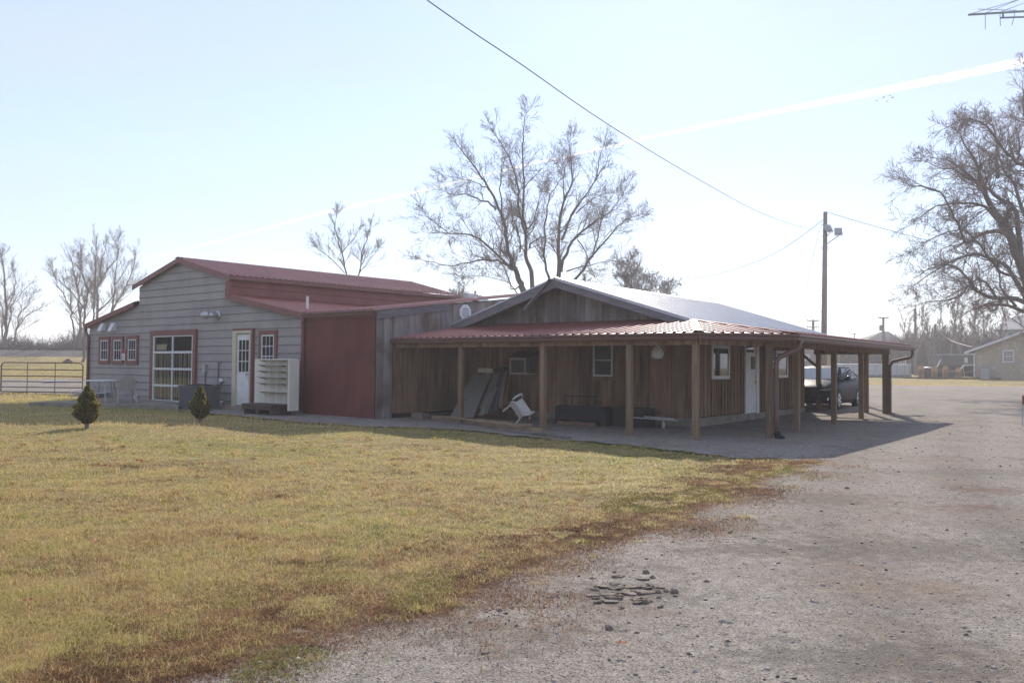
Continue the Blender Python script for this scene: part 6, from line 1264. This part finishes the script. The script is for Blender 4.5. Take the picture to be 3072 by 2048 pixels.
for a, b_, lab in ((gp_[0], gp_[2], 'rope swag hanging left of the third grass clump'), (gp_[2], gp_[3]+Vector((2.0, 0, 0)), 'rope swag hanging right of the third grass clump')):
    m = MB(); m.tube([a.lerp(b_, i/10)+ZX*(1.2-.62*4*(i/10)*(1-i/10)) for i in range(11)], .02, 5); tag(m.build('rope_swag', M_reed), lab, 'rope')
def gth(name, px, D, label, cat): c = at(px, 1120, D); c.z = gz(c.x, D); return c, thing(name, c, label, cat)
c, t = gth('kettle', 2783, 79, 'big black kettle with a pale lid in the far garden', 'kettle'); m = MB(); m.lathe(c, [(.25, 0), (.34, .15), (.45, .5), (.42, .8), (.36, .95)], 14); m.build('pot', M_blk, t, smooth=True); m = MB(); m.lathe(c+ZX*.96, [(.36, 0), (.33, .1), (.1, .16)], 12); m.build('lid', M_galv, t)
for sx in (-1, 1): m = MB(); m.tube([c+Vector((sx*.42, 0, .65)), c+Vector((sx*.62, 0, .5)), c+Vector((sx*.5, 0, .3))], .05, 6); m.build('handle', M_galv, t)
c, t = gth('garden_cart', 2818, 81, 'dark covered cart on wheels between the tan grasses', 'cart'); m = MB(); m.box((c.x-.75, c.y-.4, c.z+.35), (c.x+.75, c.y+.4, c.z+.95)); m.box((c.x-.8, c.y-.45, c.z+.95), (c.x+.8, c.y+.45, c.z+1.02)); m.build('box', M_blk, t)
for sx in (-.5, .5):
    for sy in (-.45, .45): m = MB(); m.tube([(c.x+sx, c.y+sy, c.z+.25), (c.x+sx, c.y+sy+.08*(1 if sy > 0 else -1), c.z+.25)], .25, 12); m.build('wheel', M_tyre, t)
m = MB(); m.bar(at(2811, 1101, 80), at(2822, 1079, 80), .12, .06); tag(m.build('white_board', M_vinyl), 'slanted white board sticking up behind the dark cart', 'board')
c, t = gth('black_trailer', 2877, 92, 'long black enclosed trailer standing in front of the thicket', 'trailer'); m = MB(); z0, z1 = at(2877, 1096, 92).z, at(2877, 1064, 92).z; x0, x1 = at(2829, 1090, 92).x, at(2928, 1090, 92).x; m.box((x0, 92, z0), (x1, 94.2, z1)); m.build('box_body', mat('trailer black', (.022, .026, .034), rough=.35, spec=.5), t)
m = MB(); m.box((x0-.05, 91.95, z1), (x1+.05, 94.25, z1+.06)); m.build('roof_edge', M_galv, t); m = MB(); m.box((x1-1.3, 91.96, z0+.3), (x1-.95, 91.99, z1-.3)); m.build('side_window', M_galv, t)
for dx in (.3, .5, .42): 
    m = MB(); xx = x0+(x1-x0)*dx; zz = gz(xx, 92); m.tube([(xx, 91.9, zz+.35), (xx, 92.1, zz+.35)], .35, 14); m.build('wheel', M_tyre, t)
m = MB(); m.box((x0+.1, 92.2, gz(x0, 92)-.05), (x1-.1, 94, z0+.02)); m.build('chassis', M_dark, t)
c, t = gth('canopy_swing', 2907, 79, 'dark garden swing with a white top bar beside the stone house', 'swing'); 
m = MB(); m.tube([c+Vector((-.75, 0, .95)), c+Vector((-.45, 0, 1.28)), c+Vector((.7, 0, 1.32))], .07, 6); m.build('top_bar', M_vinyl, t)
m = MB(); m.prism([c+Vector((-.4, 0, 1.2)), c+Vector((.65, 0, 1.25)), c+Vector((.6, 0, .15)), c+Vector((-.5, 0, .3))], (0, .5, 0)); m.build('canvas', M_blk, t)
for sx in (-.6, .7):
    for sy in (-.4, .8): m = MB(); m.tube([c+Vector((sx*.8, 0.2, 1.25)), c+Vector((sx, sy, 0))], .03, 5); m.build('leg', M_galv, t)
c, t = gth('blue_barrel', 2857, 80, 'small dark blue barrel with a white rim between two tan grasses', 'barrel'); m = MB(); m.lathe(c, [(.2, 0), (.24, .2), (.24, .5), (.2, .65)], 12); m.build('barrel_body', mat('dark blue', (.03, .04, .10), rough=.5), t); m = MB(); m.tube([c+Vector((-.5, 0, .66)), c+Vector((.8, 0, .7))], .03, 5); m.build('rim', M_vinyl, t)
# stone house
def stone_nodes(t, b):
    tc_ = t.nodes.new('ShaderNodeTexCoord'); vo = t.nodes.new('ShaderNodeTexVoronoi'); vo.inputs['Scale'].default_value = 3.2; ns = t.nodes.new('ShaderNodeTexNoise'); ns.inputs['Scale'].default_value = 1.4
    mx_ = t.nodes.new('ShaderNodeMixRGB'); mx_.inputs[0].default_value = .25; t.links.new(tc_.outputs['Object'], ns.inputs['Vector']); t.links.new(tc_.outputs['Object'], mx_.inputs[1]); t.links.new(ns.outputs['Color'], mx_.inputs[2]); t.links.new(mx_.outputs[0], vo.inputs['Vector'])
    sp = t.nodes.new('ShaderNodeSeparateColor'); t.links.new(vo.outputs['Color'], sp.inputs[0]); c = mix_(t, sp.outputs[0], (.36, .29, .205), (.52, .44, .34)); c = mix_(t, sp.outputs[1], c, (.44, .32, .19))
    n, _ = nz_(t, tc_.outputs['Object'], 3, 6, .6, .35, .65); c = mix_(t, n, c, (.36, .31, .25)); v2 = t.nodes.new('ShaderNodeTexVoronoi'); v2.feature = 'DISTANCE_TO_EDGE'; v2.inputs['Scale'].default_value = 3.2; t.links.new(mx_.outputs[0], v2.inputs['Vector'])
    r = t.nodes.new('ShaderNodeMapRange'); r.inputs[1].default_value = .02; r.inputs[2].default_value = .06; t.links.new(v2.outputs['Distance'], r.inputs[0]); c = mix_(t, r.outputs[0], (.30, .26, .20), c); t.links.new(c, b.inputs['Base Color']); b.inputs['Roughness'].default_value = .9
M_ston = ground_nodes('house stone', stone_nodes); M_shg = mat('pale shingles', (.24, .23, .235), (.32, .31, .31), 8, rough=.85, bump=.3)
AH = math.radians(33); ro = at(2926, 1100, 76.0); HR = Vector((math.cos(AH), -math.sin(AH), 0)); HB = Vector((math.sin(AH), math.cos(AH), 0)); H0 = Vector((ro.x, ro.y, 0))
def HP(a, d, z): return H0+HR*a+HB*d+ZX*z
def hpx(px, py, d=0):
    r = ray(px, py); e0 = Vector((0, 0, EYE)); t_ = ((H0+HB*d)-e0).dot(HB)/r.dot(HB); p = r*t_+e0; return (p-H0).dot(HR), p.z
def hbx(m, a0, a1, d0, d1, z0, z1): m.hexa([HP(*q) for q in ((a0, d0, z0), (a1, d0, z0), (a1, d1, z0), (a0, d1, z0), (a0, d0, z1), (a1, d0, z1), (a1, d1, z1), (a0, d1, z1))])
bz = gz(ro.x, ro.y)-.1; ez = hpx(2926, 1049)[1]; am, zm = hpx(3071, 997); rs = (zm-ez)/am; hw = 5.6; rd = ez+rs*hw; ov = .85
hs = thing('stone_house', HP(hw, 5, bz), 'tan fieldstone house end with a small white window at the right', 'house', rz=-AH)
m = MB(); m.prism([HP(0, 0, bz), HP(2*hw, 0, bz), HP(2*hw, 0, ez), HP(hw, 0, rd), HP(0, 0, ez)], HB*11); m.build('stone_wall', M_ston, hs)
for sx in (-1, 1):
    m = MB(); xe = hw+sx*(hw+ov); m.prism([HP(xe, -.5, ez-rs*ov+.03), HP(hw, -.5, rd+.03), HP(hw, -.5, rd+.16), HP(xe, -.5, ez-rs*ov+.16)], HB*12); m.build('roof', M_shg, hs)
m = MB(); m.prism([HP(-ov, -.54, ez-rs*ov-.06), HP(hw, -.54, rd-.05), HP(hw, -.54, rd+.15), HP(-ov, -.54, ez-rs*ov+.15)], HB*.035); m.build('fascia', M_vinyl, hs)
m = MB(); hbx(m, -ov, .02, -.5, 11, ez-rs*ov-.04, ez-rs*ov+.02); m.build('soffit', M_vinyl, hs); m = MB(); m.tube([HP(-.08, -.12, ez-.3), HP(-.08, -.12, bz)], .06, 6); m.build('downspout', M_vinyl, hs)
(x0, z0), (x1, z1) = hpx(3008, 1086.5), hpx(3042, 1050); m = MB()
hbx(m, x0, x1, -.06, -.005, z0, z0+.12); hbx(m, x0, x1, -.06, -.005, z1-.12, z1); hbx(m, x0, x0+.1, -.06, -.005, z0+.12, z1-.12); hbx(m, x1-.1, x1, -.06, -.005, z0+.12, z1-.12)
for k in (1, 2): xx = x0+.1+(x1-x0-.2)*k/3; hbx(m, xx-.015, xx+.015, -.05, -.01, z0+.12, z1-.12)
for k in (1, 2, 3): zz = z0+.12+(z1-z0-.24)*k/4; q_ = .04 if k == 2 else .015; hbx(m, x0+.1, x1-.1, -.052, -.012, zz-q_, zz+q_)
o = m.build('window', M_vinyl, hs); m = MB(); hbx(m, x0+.05, x1-.05, -.02, -.008, z0+.05, z1-.05); m.build('pane', M_glass, o)
(x0, z0), (x1, z1) = hpx(2939, 1137, -1.0), hpx(2968, 1099, -1.0); t = thing('air_conditioner', HP((x0+x1)/2, -.8, bz+.1), 'pale louvred air conditioner against the stone house wall', 'air conditioner', rz=-AH)
m = MB(); hbx(m, x0, x1, -1.0, -.25, bz+.1, z1); m.build('cabinet', mat('beige metal', (.26, .25, .24), rough=.6), t); m = MB()
for k in range(11): zz = bz+.2+(z1-bz-.35)*k/11; hbx(m, x0+.08, x1-.08, -1.03, -1.002, zz, zz+.04)
m.build('louvres', M_pool, t)
# second house behind
D2 = 100; t = thing('white_house', (at(3060, 1100, D2).x, D2+4, gz(50, D2)), 'pale upper storey house with a grey shingled roof behind the stone house', 'house')
A2 = math.radians(36); K0 = at(2993, 1000, D2); K0.z = 0; K1 = Vector((math.cos(A2), -math.sin(A2), 0)); K2 = Vector((math.sin(A2), math.cos(A2), 0)); t.rotation_euler = (0, 0, -A2); RZ[t.name] = -A2
KP = lambda a, d, z: K0+K1*a+K2*d+ZX*z
ze = at(2993, 992, D2).z; zr = ze+2.0; z0 = gz(K0.x, D2)
m = MB(); m.prism([KP(.3, 0, z0), KP(14, 0, z0), KP(14, 9, z0), KP(.3, 9, z0)], ZX*(ze-z0)); m.build('wall', mat('pale clapboard', (.40, .40, .40), rough=.8), t)
m = MB(); m.prism([KP(-.4, -.6, ze), KP(14, -.6, ze), KP(14, 4.5, zr), KP(1.6, 4.5, zr)], ZX*.14); m.prism([KP(-.4, 9.6, ze), KP(14, 9.6, ze), KP(14, 4.5, zr), KP(1.6, 4.5, zr)], ZX*.14); m.prism([KP(-.4, -.6, ze), KP(1.6, 4.5, zr), KP(-.4, 9.6, ze)], ZX*.13); m.build('roof', M_shg, t)
for a0_, a1_ in ((1.2, 2.0), (2.9, 4.6)): m = MB(); m.prism([KP(a0_, -.05, ze-1.35), KP(a1_, -.05, ze-1.35), KP(a1_, -.05, ze-.3), KP(a0_, -.05, ze-.3)], K2*.04); m.build('window', M_glass, t)
# brown hip roofed house beyond the pool
D3 = 150; a_ = at(2585, 1022, D3); b_ = at(2735, 1040, D3); ap = at(2656, 994, D3+6); gz3 = gz(a_.x, D3); t = thing('hip_roofed_house', ((a_.x+b_.x)/2, D3+6, gz3), 'dark shingled hip roof showing over the end of the porch', 'house')
M_dks = mat('dark shingles', (.10, .085, .08), (.15, .13, .12), 6, rough=.9); e_ = at(2655, 1042, D3).z
m = MB(); x0, x1 = a_.x-1.5, b_.x+.5; B4 = [Vector((x0, D3, e_)), Vector((x1, D3, e_)), Vector((x1, D3+12, e_)), Vector((x0, D3+12, e_))]; A2 = [Vector((ap.x-.6, D3+6, ap.z)), Vector((ap.x+.6, D3+6, ap.z))]
m.poly([B4[0], B4[1], A2[1], A2[0]]); m.poly([B4[1], B4[2], A2[1]]); m.poly([B4[2], B4[3], A2[0], A2[1]]); m.poly([B4[3], B4[0], A2[0]]); m.poly(B4); m.build('roof', M_dks, t)
m = MB(); m.box((x0+.6, D3+.6, gz3), (x1-.6, D3+11.4, e_-.01)); m.build('wall', mat('tan wall', (.25, .22, .18), rough=.9), t)
# flat roofed commercial building
D4 = 115; a_ = at(2330, 1043, D4); b_ = at(2520, 1043, D4); t = thing('flat_roofed_building', ((a_.x+b_.x)/2, D4+4, gz(a_.x, D4)), 'low tan flat roofed building seen past the porch posts', 'building'); g4 = gz(a_.x, D4)
m = MB(); m.box((a_.x, D4, g4), (b_.x, D4+10, a_.z)); m.build('wall', mat('brown wall', (.16, .13, .12), (.2, .165, .15), 4, rough=.9), t); m = MB(); m.box((a_.x-.2, D4-.2, a_.z), (b_.x+.2, D4+10.2, a_.z+.15)); m.build('roof_edge', M_galv, t)
m = MB(); p, q = at(2411, 1082, D4), at(2430, 1062, D4); m.box((p.x, D4-.06, p.z), (q.x, D4-.01, q.z)); m.build('window', M_pool, t)
m = MB(); p, q = at(2423, 1043, D4+3), at(2428, 1036, D4+3); m.box((p.x, D4+3, p.z), (q.x, D4+4, q.z)); m.build('chimney', M_brn, t)
m = MB(); c = at(2485, 1100, 60); zz = gz(c.x, 60); m.tube([(c.x, 60, zz), (c.x, 60, at(2485, 1053, 60).z)], .06, 8); tag(m.build('yellow_post', mat('yellow', (.50, .33, .03), rough=.5)), 'thin yellow pole behind the roof of the parked car', 'pole')
# grey dome beyond the shed roof
c = at(1413, 935, 95); r = 2.0; t = thing('storage_dome', (c.x, 95, gz(c.x, 95)), 'grey domed bin top rising behind the shed roof', 'bin'); top = at(1413, 878, 95).z
m = MB(); m.lathe((c.x, 95, gz(c.x, 95)), [(r, 0), (r, top-gz(c.x, 95)-.75), (r*.92, top-gz(c.x, 95)-.42), (r*.62, top-gz(c.x, 95)-.12), (.2, top-gz(c.x, 95))], 28); m.build('bin_wall', M_galv, t, smooth=True)
# ------------------------------------------------------------------ jet trail, high above everything
tr_px = [(380, 786, 1), (640, 728, 9), (966, 640, 15), (1250, 575, 12), (1560, 500, 10), (1800, 447, 11), (1933, 415, 12), (2350, 330, 20), (2700, 262, 26), (3072, 185, 30), (3500, 95, 34)]
AL = 1500.0; m = MB(); n = 8; i0 = 0; prev = None; rings = []
fin = []
for (a, b_) in zip(tr_px, tr_px[1:]):
    for s in range(24): f = s/24; fin.append(tuple(a[k]+(b_[k]-a[k])*f for k in range(3)))
for x, y, w_ in fin:
    r = ray(x, y); q = r*((AL-EYE)/r.z)+Vector((0, 0, EYE)); dist = q.length; hw = w_*.5*dist/FPX*.9; rings.append((q, hw))
cl = MB()
cl.tube([q for q, hw in rings], [hw for q, hw in rings], 12, cap=False)
M_tr = bpy.data.materials.new('ice cloud'); M_tr.use_nodes = True; t_ = M_tr.node_tree; t_.nodes.clear()
o_ = t_.nodes.new('ShaderNodeOutputMaterial'); tl = t_.nodes.new('ShaderNodeBsdfTranslucent'); tl.inputs[0].default_value = (.98, .98, .98, 1); dfz = t_.nodes.new('ShaderNodeBsdfDiffuse'); dfz.inputs[0].default_value = (.98, .98, .98, 1); ad = t_.nodes.new('ShaderNodeMixShader'); ad.inputs[0].default_value = .25
t_.links.new(tl.outputs[0], ad.inputs[1]); t_.links.new(dfz.outputs[0], ad.inputs[2]); tp_ = t_.nodes.new('ShaderNodeBsdfTransparent'); mxs = t_.nodes.new('ShaderNodeMixShader'); at_ = t_.nodes.new('ShaderNodeAttribute'); at_.attribute_name = 'tone'
def mth(op, a, b_=None):
    q = t_.nodes.new('ShaderNodeMath'); q.operation = op
    for k, v in ((0, a), (1, b_)):
        if v is None: continue
        if isinstance(v, (int, float)): q.inputs[k].default_value = v
        else: t_.links.new(v, q.inputs[k])
    return q.outputs[0]
lw = t_.nodes.new('ShaderNodeLayerWeight'); lw.inputs[0].default_value = .5; ab = mth('SUBTRACT', 1, lw.outputs['Facing']); tcx = t_.nodes.new('ShaderNodeTexCoord'); ns = t_.nodes.new('ShaderNodeTexNoise'); ns.inputs['Scale'].default_value = .02; ns.inputs['Detail'].default_value = 8; t_.links.new(tcx.outputs['Object'], ns.inputs['Vector'])
fa = mth('MULTIPLY', mth('POWER', ab, 1.8), mth('MULTIPLY', mth('SUBTRACT', ns.outputs['Fac'], .30), 3.0)); cp = t_.nodes.new('ShaderNodeClamp'); t_.links.new(fa, cp.inputs[0]); t_.links.new(cp.outputs[0], mxs.inputs[0]); t_.links.new(tp_.outputs[0], mxs.inputs[1]); t_.links.new(ad.outputs[0], mxs.inputs[2]); t_.links.new(mxs.outputs[0], o_.inputs[0])
tag(cl.build('jet_trail', M_tr, smooth=True), 'long white jet trail slanting up across the sky to the right', 'cloud', kind='stuff')
# ------------------------------------------------------------------ behind the photographer: trees and hedge that the windows mirror
PX = dict(PB, lev=3, min=.02, n=(12, 6, 5))
for k, (x, y, h_) in enumerate(((-22, -16, 11), (-12, -24, 13), (3, -20, 12), (14, -17, 10), (24, -9, 12), (-34, -6, 12))): wildtree('yard_tree', x, y, h_, PX, 'bare yard tree standing behind the photographer', 'yard trees behind the photographer', r=.3)
# ------------------------------------------------------------------ haze
m = MB(); m.box((-3300, -40, -1.2), (3300, 1810, 26)); hz = m.build('haze', M_haze)
tag(hz, kind='stuff', label='thin bright winter haze in the air', cat='haze')
